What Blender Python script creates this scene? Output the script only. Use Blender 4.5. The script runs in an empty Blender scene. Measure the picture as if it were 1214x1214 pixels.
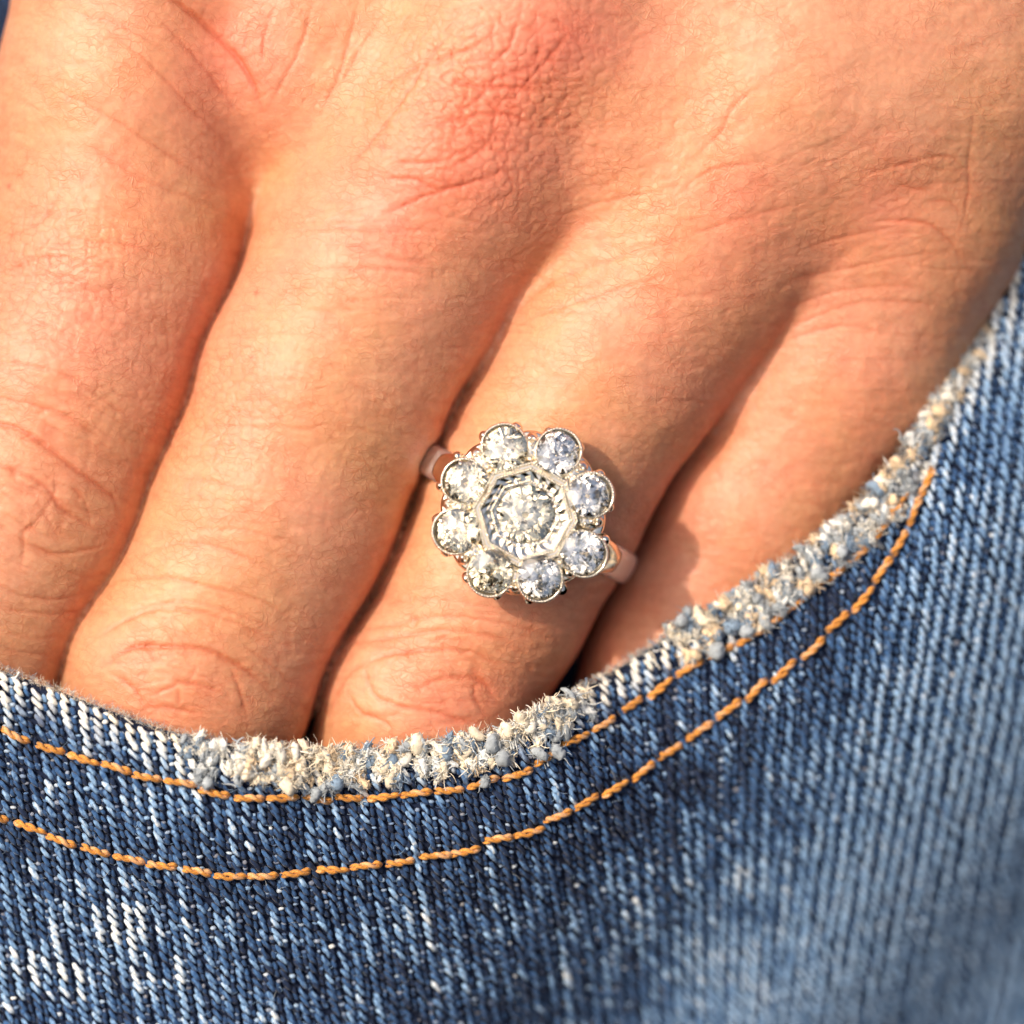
import bpy, bmesh, math, random
import numpy as np
from mathutils import Matrix, Vector

random.seed(7)
RNG = np.random.default_rng(7)
C = bpy.context.scene.collection
SC = bpy.context.scene

# ------------------------------------------------------------------ units and frame
# Modelling is done in "skin units" u (x right, y down, z towards the viewer), 1 u = 0.063 mm;
# everything is then placed in the world in metres, leaning back like the lap of a standing person.
S = 0.063e-3
TILT = math.radians(55)
CT, ST = math.cos(TILT), math.sin(TILT)
R3 = np.array([[1, 0, 0], [0, CT, -ST], [0, ST, CT]])
ZF = 120.0

def W(v):
    v = np.asarray(v, dtype=np.float64)
    q = np.stack([(v[..., 0] - 607) * S, (607 - v[..., 1]) * S, (v[..., 2] - ZF) * S], -1)
    return q @ R3.T

# ------------------------------------------------------------------ camera, sky, sun, exposure
DIST = 7000.0
cam_d = bpy.data.cameras.new('camera')
cam = bpy.data.objects.new('camera', cam_d)
C.objects.link(cam)
SC.camera = cam
cam.location = Vector(R3 @ np.array([0, 0, DIST * S]))
cam.rotation_euler = (TILT, 0, 0)
cam_d.sensor_width = 36
cam_d.lens = 36 * DIST / 1214
cam_d.clip_start = 0.01
cam_d.clip_end = 50
cam_d.dof.use_dof = True
cam_d.dof.focus_distance = (DIST - 30) * S
cam_d.dof.aperture_fstop = 9.5

# direction TO the sun, in the photograph's frame (right, up, towards the viewer)
SUN_P = np.array([-0.54, 0.34, 0.78])
SUN_P /= np.linalg.norm(SUN_P)
SUN_W = R3 @ SUN_P
world = bpy.data.worlds.new("World")
SC.world = world
world.use_nodes = True
wn = world.node_tree
wn.nodes.clear()
wo = wn.nodes.new('ShaderNodeOutputWorld')
wb = wn.nodes.new('ShaderNodeBackground')
sky = wn.nodes.new('ShaderNodeTexSky')
sky.sky_type = 'NISHITA'
sky.sun_disc = False
sky.sun_elevation = math.asin(SUN_W[2])
sky.sun_rotation = math.atan2(SUN_W[0], SUN_W[1])
sky.altitude = 50
sky.dust_density = 8.0
sky.ozone_density = 1.0
sky.air_density = 1.0
wb.inputs['Strength'].default_value = 0.15
wn.links.new(sky.outputs[0], wb.inputs['Color'])
wn.links.new(wb.outputs[0], wo.inputs['Surface'])
sun_d = bpy.data.lights.new('sun', 'SUN')
sun = bpy.data.objects.new('sun', sun_d)
C.objects.link(sun)
sun_d.energy = 3.0
sun_d.angle = math.radians(1.8)
sun_d.color = (1.0, 0.86, 0.70)
sun.rotation_euler = Vector(SUN_W).to_track_quat('Z', 'Y').to_euler()
SC.view_settings.view_transform = 'Standard'
SC.view_settings.look = 'None'
SC.view_settings.gamma = 1
SC.view_settings.exposure = 0.04
SC.cycles.use_denoising = True
SC.cycles.max_bounces = 14
SC.cycles.transmission_bounces = 12
SC.cycles.glossy_bounces = 6
SC.cycles.diffuse_bounces = 3
SC.cycles.sample_clamp_indirect = 8

# ------------------------------------------------------------------ small numeric helpers
def smooth01(a, b, x):
    t = np.clip((x - a) / (b - a), 0, 1)
    return t * t * (3 - 2 * t)

def hash2(ix, iy, seed=0):
    h = (ix.astype(np.int64) * 374761393 + iy.astype(np.int64) * 668265263 + seed * 1274126177) & 0x7fffffff
    h = ((h ^ (h >> 13)) * 1274126177) & 0x7fffffff
    h = h ^ (h >> 16)
    return (h & 0xffff) / 65535.0

def vnoise(x, y, seed=0):
    ix, iy = np.floor(x), np.floor(y)
    fx, fy = x - ix, y - iy
    fx = fx * fx * fx * (fx * (fx * 6 - 15) + 10)
    fy = fy * fy * fy * (fy * (fy * 6 - 15) + 10)
    a = hash2(ix, iy, seed); b = hash2(ix + 1, iy, seed)
    c = hash2(ix, iy + 1, seed); d = hash2(ix + 1, iy + 1, seed)
    return (a + (b - a) * fx) * (1 - fy) + (c + (d - c) * fx) * fy      # 0..1

def fbm(x, y, seed=0, n=3):
    s, a, t = 0, 0.5, 0
    for i in range(n):
        s = s + a * vnoise(x * 2 ** i + 17 * i, y * 2 ** i - 9 * i, seed + i)
        t += a; a *= 0.5
    return s / t

def voro_edge(x, y, seed=0):
    ix, iy = np.floor(x), np.floor(y)
    f1 = np.full(x.shape, 9.0); f2 = np.full(x.shape, 9.0)
    for dx in (-1, 0, 1):
        for dy in (-1, 0, 1):
            cx, cy = ix + dx, iy + dy
            px = cx + 0.1 + 0.8 * hash2(cx, cy, seed)
            py = cy + 0.1 + 0.8 * hash2(cx, cy, seed + 31)
            d = np.hypot(px - x, py - y)
            f2 = np.minimum(f2, np.maximum(f1, d))
            f1 = np.minimum(f1, d)
    return f2 - f1

def polydist(px, py, pts):
    """distance to a polyline, parameter along it (0..1) and signed side"""
    pts = np.asarray(pts, float)
    seg = np.hypot(*(pts[1:] - pts[:-1]).T)
    cum = np.concatenate([[0], np.cumsum(seg)])
    best = np.full(px.shape, 1e9); tb = np.zeros(px.shape); sd = np.zeros(px.shape)
    for i in range(len(pts) - 1):
        a, b = pts[i], pts[i + 1]
        d = b - a
        t = np.clip(((px - a[0]) * d[0] + (py - a[1]) * d[1]) / (d @ d), 0, 1)
        ex, ey = px - a[0] - t * d[0], py - a[1] - t * d[1]
        q = np.hypot(ex, ey)
        m = q < best
        best = np.where(m, q, best)
        tb = np.where(m, cum[i] + t * seg[i], tb)
        sd = np.where(m, d[0] * ey - d[1] * ex, sd)
    return best, tb, sd

def crom(pts, n=8):
    """smooth curve through points (Catmull-Rom)"""
    p = np.asarray(pts, float)
    p = np.vstack([2 * p[0] - p[1], p, 2 * p[-1] - p[-2]])
    out = []
    for i in range(1, len(p) - 2):
        for k in range(n):
            t = k / n
            out.append(0.5 * ((2 * p[i]) + (-p[i - 1] + p[i + 1]) * t + (2 * p[i - 1] - 5 * p[i] + 4 * p[i + 1] - p[i + 2]) * t * t
                              + (-p[i - 1] + 3 * p[i] - 3 * p[i + 1] + p[i + 2]) * t ** 3))
    out.append(p[-2])
    return np.array(out)

# ------------------------------------------------------------------ mesh helpers
def mesh_from(name, V, faces, mat=None, cols=None, smooth=True, attrs=None):
    """V (n,3) in metres; faces: list of (m,k) int arrays or ragged python lists"""
    me = bpy.data.meshes.new(name)
    V = np.ascontiguousarray(V, dtype=np.float32)
    me.vertices.add(len(V))
    me.vertices.foreach_set('co', V.ravel())
    loops, sizes = [], []
    for f in faces:
        if isinstance(f, np.ndarray):
            loops.append(f.ravel()); sizes.append(np.full(len(f), f.shape[1]))
        else:
            loops.append(np.array([i for q in f for i in q])); sizes.append(np.array([len(q) for q in f]))
    L = np.concatenate(loops).astype(np.int32); Z = np.concatenate(sizes).astype(np.int32)
    me.loops.add(len(L)); me.loops.foreach_set('vertex_index', L)
    me.polygons.add(len(Z))
    st = np.concatenate([[0], np.cumsum(Z)[:-1]]).astype(np.int32)
    me.polygons.foreach_set('loop_start', st)
    try:
        me.polygons.foreach_set('loop_total', Z)
    except Exception:
        pass
    me.polygons.foreach_set('use_smooth', np.full(len(Z), smooth))
    if cols is not None:
        a = me.color_attributes.new('tint', 'FLOAT_COLOR', 'POINT')
        cc = np.ones((len(V), 4), np.float32); cc[:, :3] = cols
        a.data.foreach_set('color', cc.ravel())
    if attrs:
        for k, v in attrs.items():
            a = me.attributes.new(k, 'FLOAT', 'POINT')
            a.data.foreach_set('value', np.asarray(v, np.float32))
    me.update(calc_edges=True)
    me.validate()
    if mat: me.materials.append(mat)
    return me

def link(name, me, parent=None, loc=None):
    o = bpy.data.objects.new(name, me)
    C.objects.link(o)
    if parent is not None: o.parent = parent
    if loc is not None: o.location = loc
    return o

def thing(name, label, cat, at):
    o = bpy.data.objects.new(name, None)
    C.objects.link(o)
    o.location = Vector(W(np.array(at, float)))
    o.empty_display_size = 0.005
    o['label'] = label; o['category'] = cat
    return o

def part(name, root, Vpx, faces, mat, cols=None, smooth=True, stuff=False, parent=None, attrs=None):
    V = W(Vpx) - np.array(root.location)
    o = link(name, mesh_from(name, V, faces, mat, cols, smooth, attrs), parent or root)
    if stuff: o['kind'] = 'stuff'
    return o

# ------------------------------------------------------------------ materials
def mat_new(name):
    m = bpy.data.materials.new(name)
    m.use_nodes = True
    return m, m.node_tree, m.node_tree.nodes['Principled BSDF']

def N(nt, t, **kw):
    n = nt.nodes.new(t)
    for k, v in kw.items():
        if k in n.inputs: n.inputs[k].default_value = v
        else: setattr(n, k, v)
    return n

def make_skin():
    m, nt, b = mat_new('skin')
    at = N(nt, 'ShaderNodeAttribute', attribute_name='tint')
    tc = N(nt, 'ShaderNodeTexCoord')
    n1 = N(nt, 'ShaderNodeTexNoise', Scale=900.0, Detail=4.0, Roughness=0.6)
    nt.links.new(tc.outputs['Object'], n1.inputs['Vector'])
    mx = N(nt, 'ShaderNodeMixRGB', blend_type='MULTIPLY'); mx.inputs[0].default_value = 1
    rp = N(nt, 'ShaderNodeMapRange'); rp.inputs[1].default_value = 0.3; rp.inputs[2].default_value = 0.7
    rp.inputs[3].default_value = 0.93; rp.inputs[4].default_value = 1.07
    nt.links.new(n1.outputs[0], rp.inputs[0])
    nt.links.new(at.outputs['Color'], mx.inputs[1]); nt.links.new(rp.outputs[0], mx.inputs[2])
    nt.links.new(mx.outputs[0], b.inputs['Base Color'])
    b.inputs['Subsurface Weight'].default_value = 0.35
    b.inputs['Subsurface Radius'].default_value = (1.0, 0.35, 0.18)
    b.inputs['Subsurface Scale'].default_value = 0.0011
    b.inputs['Roughness'].default_value = 0.47
    b.inputs['Specular IOR Level'].default_value = 0.42
    pos = N(nt, 'ShaderNodeAttribute', attribute_name='grain')
    wn_ = N(nt, 'ShaderNodeTexNoise', Scale=0.06, Detail=2.0)
    nt.links.new(pos.outputs['Vector'], wn_.inputs['Vector'])
    ws_ = N(nt, 'ShaderNodeVectorMath', operation='SCALE'); ws_.inputs['Scale'].default_value = 16.0
    nt.links.new(wn_.outputs['Color'], ws_.inputs[0])
    wp = N(nt, 'ShaderNodeVectorMath', operation='ADD')
    nt.links.new(pos.outputs['Vector'], wp.inputs[0]); nt.links.new(ws_.outputs[0], wp.inputs[1])
    hgt = None
    for ang, lu, lv, thr, wt in ((18, 19., 9., .085, 1.0), (-38, 17., 9., .08, .65), (14, 9., 5., .12, .35)):
        mp = N(nt, 'ShaderNodeMapping')
        mp.inputs['Rotation'].default_value = (0, 0, math.radians(-ang))
        nt.links.new(wp.outputs[0], mp.inputs['Vector'])
        m2 = N(nt, 'ShaderNodeVectorMath', operation='MULTIPLY'); m2.inputs[1].default_value = (1 / lu, 1 / lv, 1 / 30)
        nt.links.new(mp.outputs[0], m2.inputs[0])
        vo = N(nt, 'ShaderNodeTexVoronoi', feature='DISTANCE_TO_EDGE', Scale=1.0, Randomness=0.95)
        nt.links.new(m2.outputs[0], vo.inputs['Vector'])
        q3 = N(nt, 'ShaderNodeMapRange'); q3.interpolation_type = 'SMOOTHSTEP'
        q3.inputs[1].default_value = 0.0; q3.inputs[2].default_value = thr
        q3.inputs[3].default_value = wt; q3.inputs[4].default_value = 0
        nt.links.new(vo.outputs['Distance'], q3.inputs[0])
        if hgt is None: hgt = q3.outputs[0]
        else:
            mxx = N(nt, 'ShaderNodeMath', operation='MAXIMUM')
            nt.links.new(hgt, mxx.inputs[0]); nt.links.new(q3.outputs[0], mxx.inputs[1]); hgt = mxx.outputs[0]
    # the lines fade in and out over the skin
    n2 = N(nt, 'ShaderNodeTexNoise', Scale=0.022, Detail=2.0)
    nt.links.new(pos.outputs['Vector'], n2.inputs['Vector'])
    r2 = N(nt, 'ShaderNodeMapRange'); r2.inputs[1].default_value = 0.35; r2.inputs[2].default_value = 0.65; r2.inputs[3].default_value = .15
    nt.links.new(n2.outputs[0], r2.inputs[0])
    hm = N(nt, 'ShaderNodeMath', operation='MULTIPLY'); nt.links.new(hgt, hm.inputs[0]); nt.links.new(r2.outputs[0], hm.inputs[1])
    n3 = N(nt, 'ShaderNodeTexNoise', Scale=0.25, Detail=2.0)
    nt.links.new(pos.outputs['Vector'], n3.inputs['Vector'])
    ad = N(nt, 'ShaderNodeMath', operation='MULTIPLY_ADD'); ad.inputs[1].default_value = -0.3
    nt.links.new(n3.outputs[0], ad.inputs[0]); nt.links.new(hm.outputs[0], ad.inputs[2])
    bp = N(nt, 'ShaderNodeBump', Strength=1.0, Distance=0.00002, invert=True)
    nt.links.new(ad.outputs[0], bp.inputs['Height'])
    nt.links.new(bp.outputs[0], b.inputs['Normal'])
    mc = N(nt, 'ShaderNodeMixRGB', blend_type='MULTIPLY'); mc.inputs[2].default_value = (.92, .77, .71, 1)
    hf = N(nt, 'ShaderNodeMath', operation='MULTIPLY'); hf.inputs[1].default_value = .8
    nt.links.new(hm.outputs[0], hf.inputs[0]); nt.links.new(hf.outputs[0], mc.inputs[0])
    nt.links.new(mx.outputs[0], mc.inputs[1]); nt.links.new(mc.outputs[0], b.inputs['Base Color'])
    return m

def make_cloth(name, rough=0.85, fine=5000.0, bump=0.00002, sheen=0.15, amt=0.25):
    m, nt, b = mat_new(name)
    at = N(nt, 'ShaderNodeAttribute', attribute_name='tint')
    tc = N(nt, 'ShaderNodeTexCoord')
    n1 = N(nt, 'ShaderNodeTexNoise', Scale=fine, Detail=3.0, Roughness=0.7)
    nt.links.new(tc.outputs['Object'], n1.inputs['Vector'])
    rp = N(nt, 'ShaderNodeMapRange'); rp.inputs[1].default_value = 0.3; rp.inputs[2].default_value = 0.7
    rp.inputs[3].default_value = 1 - amt; rp.inputs[4].default_value = 1 + amt
    nt.links.new(n1.outputs[0], rp.inputs[0])
    mx = N(nt, 'ShaderNodeMixRGB', blend_type='MULTIPLY'); mx.inputs[0].default_value = 1
    nt.links.new(at.outputs['Color'], mx.inputs[1]); nt.links.new(rp.outputs[0], mx.inputs[2])
    nt.links.new(mx.outputs[0], b.inputs['Base Color'])
    b.inputs['Roughness'].default_value = rough
    b.inputs['Specular IOR Level'].default_value = 0.25
    b.inputs['Sheen Weight'].default_value = sheen
    bp = N(nt, 'ShaderNodeBump', Strength=0.8, Distance=bump)
    nt.links.new(n1.outputs[0], bp.inputs['Height'])
    nt.links.new(bp.outputs[0], b.inputs['Normal'])
    return m

def make_metal(name, col, rough):
    m, nt, b = mat_new(name)
    tc = N(nt, 'ShaderNodeTexCoord')
    n1 = N(nt, 'ShaderNodeTexNoise', Scale=1800.0, Detail=3.0)
    nt.links.new(tc.outputs['Object'], n1.inputs['Vector'])
    b.inputs['Base Color'].default_value = (*col, 1)
    b.inputs['Metallic'].default_value = 1
    rp = N(nt, 'ShaderNodeMapRange'); rp.inputs[3].default_value = rough * 0.6; rp.inputs[4].default_value = rough * 1.5
    nt.links.new(n1.outputs[0], rp.inputs[0]); nt.links.new(rp.outputs[0], b.inputs['Roughness'])
    bp = N(nt, 'ShaderNodeBump', Strength=0.35, Distance=0.00003)
    nt.links.new(n1.outputs[0], bp.inputs['Height']); nt.links.new(bp.outputs[0], b.inputs['Normal'])
    return m

def make_diamond(name, col):
    m, nt, b = mat_new(name)
    b.inputs['Base Color'].default_value = (*col, 1)
    b.inputs['Roughness'].default_value = 0.0
    b.inputs['IOR'].default_value = 2.3
    b.inputs['Transmission Weight'].default_value = 1.0
    return m

SKIN = make_skin()
DENIM = make_cloth('denim_yarn')
DENIM_BASE = make_cloth('denim_ground', rough=0.95, fine=9000.0)
THREAD = make_cloth('topstitch_thread', rough=0.5, fine=7000.0, sheen=0.3, amt=0.2)
FUZZ = make_cloth('frayed_cotton', rough=0.9, fine=6000.0, sheen=0.3, amt=0.15)
GOLD = make_metal('white_gold', (0.95, 0.88, 0.75), 0.13)
GOLD_BAND = make_metal('white_gold_band', (0.88, 0.91, 0.93), 0.42)
DIAMOND = make_diamond('diamond', (1.0, 0.955, 0.88))
GOLD_REFLECT_DIAMOND = make_diamond('diamond_gold_reflection', (1.0, 0.88, 0.64))  # golden reflections tinted into the stone's base colour

# ================================================================== THE HAND
def smin(a, b, k):
    h = np.maximum(k - np.abs(a - b), 0) / k
    return np.minimum(a, b) - h * h * k * 0.25

def capsule(P, a, b):
    ax, ay, az, ar = a; bx, by, bz, br = b
    dx, dy, dz = bx - ax, by - ay, bz - az
    L2 = dx * dx + dy * dy + dz * dz
    qx, qy, qz = P[0] - ax, P[1] - ay, P[2] - az
    t = np.clip((qx * dx + qy * dy + qz * dz) / L2, 0, 1)
    return np.sqrt((qx - t * dx) ** 2 + (qy - t * dy) ** 2 + (qz - t * dz) ** 2) - (ar + t * (br - ar))

FINGERS = {
    'index':  [(168, -60, -6, 156), (146, 100, -4, 157), (131, 300, 2, 158), (76, 450, 12, 158), (19, 600, 18, 158), (-84, 790, 8, 157), (-165, 980, -46, 146)],
    'middle': [(600, 40, 32, 152), (538, 190, 34, 157), (441, 340, 26, 160), (382, 450, 24, 160), (320, 600, 22, 158), (217, 800, 18, 160), (152, 950, -38, 146), (110, 1080, -126, 126)],
    'ring':   [(905, 140, 4, 152), (800, 320, 0, 152), (722, 430, 0, 147), (655, 535, 2, 139), (622, 605, 2, 136), (575, 700, 2, 129), (499, 840, 0, 130), (462, 960, -46, 126), (410, 1080, -130, 115)],
    'pinky':  [(1078, 240, -62, 157), (1002, 430, -72, 145), (898, 605, -76, 126), (812, 780, -80, 112), (750, 930, -120, 98)],
}
BACK = [  # metacarpals and the flesh between them
    [(170, -60, 0, 152), (330, -330, 20, 160)],
    [(545, 175, 46, 150), (620, 30, 34, 150), (770, -330, 24, 160)],
    [(850, 230, 8, 150), (930, 90, 6, 152), (1080, -330, 0, 165)],
    [(1078, 240, -60, 155), (1140, 60, -52, 162), (1270, -330, -30, 170)],
    [(318, 6, -22, 98), (350, 60, 0, 118), (520, -330, 20, 150)],
    [(478, 120, 6, 116), (412, 330, 4, 100)],
    [(330, 40, -80, 90), (292, 230, -84, 84), (240, 420, -90, 60)],
    [(612, 395, -22, 90), (735, 150, -6, 130), (900, -330, 10, 160)],
    [(868, 426, -60, 102), (1010, 120, -30, 150), (1180, -330, -20, 165)],
]
def hand_sdf(x, y, z):
    P = (x, y, z)
    back = None
    for ch in BACK:
        for a, b in zip(ch[:-1], ch[1:]):
            d = capsule(P, a, b)
            back = d if back is None else smin(back, d, 84)
    tot = None
    for ch in FINGERS.values():
        f = None
        for a, b in zip(ch[:-1], ch[1:]):
            d = capsule(P, a, b)
            f = d if f is None else smin(f, d, 26)
        tot = f if tot is None else np.minimum(tot, f) + 10 * np.exp(-((tot - f) / 19.0) ** 2)
    return smin(tot, back, 34)

def surface_nets(f, o, h):
    s = f < 0
    nx, ny, nz = f.shape
    cnt = np.zeros((nx - 1, ny - 1, nz - 1), np.float32)
    acc = np.zeros((nx - 1, ny - 1, nz - 1, 3), np.float32)
    cor = [(i, j, k) for i in (0, 1) for j in (0, 1) for k in (0, 1)]
    def sl(c): return tuple(slice(c[a], f.shape[a] - 1 + c[a]) for a in range(3))
    for c in cor:
        for ax in range(3):
            if c[ax] == 0:
                d = list(c); d[ax] = 1; d = tuple(d)
                A, B = f[sl(c)], f[sl(d)]
                m = s[sl(c)] != s[sl(d)]
                t = np.where(m, A / np.where(m, A - B, 1), 0)
                cnt += m
                for q in range(3):
                    acc[..., q] += np.where(m, c[q] + (t if q == ax else 0), 0)
    act = cnt > 0
    idx = np.full(act.shape, -1, np.int64)
    idx[act] = np.arange(act.sum())
    cells = np.argwhere(act)
    V = (cells + acc[act] / cnt[act][:, None]) * h + o
    quads = []
    for ax in range(3):
        u, v = (ax + 1) % 3, (ax + 2) % 3
        sa = [slice(None)] * 3; sb = [slice(None)] * 3
        sa[ax] = slice(0, -1); sb[ax] = slice(1, None)
        A, B = s[tuple(sa)], s[tuple(sb)]
        e = np.argwhere(A != B)
        ok = (e[:, u] > 0) & (e[:, v] > 0) & (e[:, u] < f.shape[u] - 1) & (e[:, v] < f.shape[v] - 1)
        e = e[ok]
        def g(du, dv):
            q = e.copy(); q[:, u] += du; q[:, v] += dv
            return idx[q[:, 0], q[:, 1], q[:, 2]]
        q = np.stack([g(-1, -1), g(0, -1), g(0, 0), g(-1, 0)], 1)
        inside = s[e[:, 0], e[:, 1], e[:, 2]]
        q[~inside] = q[~inside][:, ::-1]
        quads.append(q)
    return V, np.concatenate(quads)

def subdivide(V, Q, sel):
    """split the selected quads in four; their unsplit neighbours keep the edge midpoints as extra corners"""
    n = len(V)
    E = np.sort(np.stack([Q, np.roll(Q, -1, 1)], -1).reshape(-1, 2), 1)
    key = E[:, 0] * n + E[:, 1]
    uk, inv = np.unique(key, return_inverse=True)
    inv = inv.reshape(-1, 4)
    split = np.zeros(len(uk), bool)
    split[inv[sel].ravel()] = True
    eid = np.full(len(uk), -1, np.int64)
    eid[split] = n + np.arange(split.sum())
    a, b = uk[split] // n, uk[split] % n
    Vm = (V[a] + V[b]) / 2
    Qs = Q[sel]
    Vc = V[Qs].mean(1)
    c = n + len(Vm) + np.arange(len(Qs))
    m = eid[inv[sel]]
    new = np.concatenate([np.stack([Qs[:, i], m[:, i], c, m[:, i - 1]], 1) for i in range(4)])
    V2 = np.vstack([V, Vm, Vc])
    rest = ~sel
    touched = (eid[inv] >= 0).any(1) & rest
    ng = []
    for q, mm in zip(Q[touched], eid[inv[touched]]):
        f = []
        for i in range(4):
            f.append(int(q[i]))
            if mm[i] >= 0: f.append(int(mm[i]))
        ng.append(f)
    return V2, new, Q[rest & ~touched], ng

def newton(V, it=2):
    for _ in range(it):
        x, y, z = V.T
        e = 1.0
        f = hand_sdf(x, y, z)
        g = np.stack([hand_sdf(x + e, y, z) - f, hand_sdf(x, y + e, z) - f, hand_sdf(x, y, z + e) - f], 1) / e
        g2 = (g * g).sum(1)
        V = V - np.clip(f / np.maximum(g2, 0.2), -6, 6)[:, None] * g
    return V

def normals(V, faces):
    nrm = np.zeros_like(V)
    for q in faces:
        if len(q) == 0: continue
        n_ = np.cross(V[q[:, 2]] - V[q[:, 0]], V[q[:, 3]] - V[q[:, 1]])
        for i in range(4):
            for c in range(3):
                nrm[:, c] += np.bincount(q[:, i], n_[:, c], len(V))
    return nrm / np.maximum(np.linalg.norm(nrm, axis=1), 1e-9)[:, None]

def relax(V, E, it=2, lam=0.5):
    deg = np.bincount(E.ravel(), minlength=len(V)).astype(float)
    for _ in range(it):
        s_ = np.stack([np.bincount(E[:, 0], V[E[:, 1], c], len(V)) + np.bincount(E[:, 1], V[E[:, 0], c], len(V)) for c in range(3)], 1)
        V = V + lam * (s_ / np.maximum(deg, 1)[:, None] - V) * (deg > 0)[:, None]
    return V

H = 5.0
O = np.array([-260.0, -300.0, -240.0])
gx = np.arange(O[0], 1430, H); gy = np.arange(O[1], 1140, H); gz = np.arange(O[2], 246, H)
X, Y, Z = np.meshgrid(gx, gy, gz, indexing='ij')
F = hand_sdf(X.astype(np.float32), Y.astype(np.float32), Z.astype(np.float32))
F = np.maximum(F, np.maximum(np.maximum(gx[0] + 14 - X, X - gx[-1] + 14), np.maximum(gy[0] + 14 - Y, Y - gy[-1] + 14)))
HV, HQ = surface_nets(F.astype(np.float32), O, H)
# the height of the hand over the pocket, for draping the denim over it
HM = np.where(F < 0, Z, -999).max(2)
del X, Y, Z, F
keep_in = (HV[:, 0] > gx[0] + 20) & (HV[:, 0] < gx[-1] - 20) & (HV[:, 1] > gy[0] + 20)
HV[keep_in] = newton(HV[keep_in], 2)

# two rounds of refinement where the skin is in view and close, so creases are real relief
def visible(V, Q, nmin, x0, x1, y0, y1):
    c = V[Q].mean(1)
    n_ = np.cross(V[Q[:, 2]] - V[Q[:, 0]], V[Q[:, 3]] - V[Q[:, 1]])
    n_ /= np.maximum(np.linalg.norm(n_, axis=1), 1e-9)[:, None]
    hem = np.interp(c[:, 0], [-300, 0, 150, 350, 450, 560, 640, 720, 800, 880, 960, 1040, 1080, 1120, 1160, 1500],
                    [800, 815, 870, 910, 910, 895, 865, 825, 775, 725, 675, 605, 545, 485, 420, 400])
    return (n_[:, 2] > nmin) & (c[:, 0] > x0) & (c[:, 0] < x1) & (c[:, 1] > y0) & (c[:, 1] < np.minimum(hem + 34, y1))
HV, A2, B2, G2 = subdivide(HV, HQ, visible(HV, HQ, -0.12, -20, 1235, -20, 1300))
Vn = newton(HV, 2)
inside = (HV[:, 0] > gx[0] + 20) & (HV[:, 0] < gx[-1] - 20) & (HV[:, 1] > gy[0] + 20)
HV = np.where(inside[:, None], Vn, HV)
EE = np.concatenate([np.stack([q, np.roll(q, -1, 1)], -1).reshape(-1, 2) for q in (A2, B2)])
fix = ~inside
for g in G2: fix[g] = True
# the creases between the fingers are smoothed more than the rest
fd_ = []
for ch in FINGERS.values():
    f = None
    for p0, p1 in zip(ch[:-1], ch[1:]):
        d = capsule(tuple(HV.T), p0, p1); f = d if f is None else np.minimum(f, d)
    fd_.append(f)
fd_ = np.sort(np.array(fd_), 0)
near = np.exp(-((fd_[1] - fd_[0]) / 40.0) ** 2)
for _ in range(3):
    HV = np.where(fix[:, None], HV, relax(HV, EE, 1, 0.45))
for _ in range(24):
    R_ = relax(HV, EE, 1, 0.6)
    HV = HV + (R_ - HV) * (near * ~fix)[:, None]
NRM = normals(HV, [A2, B2])

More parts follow.
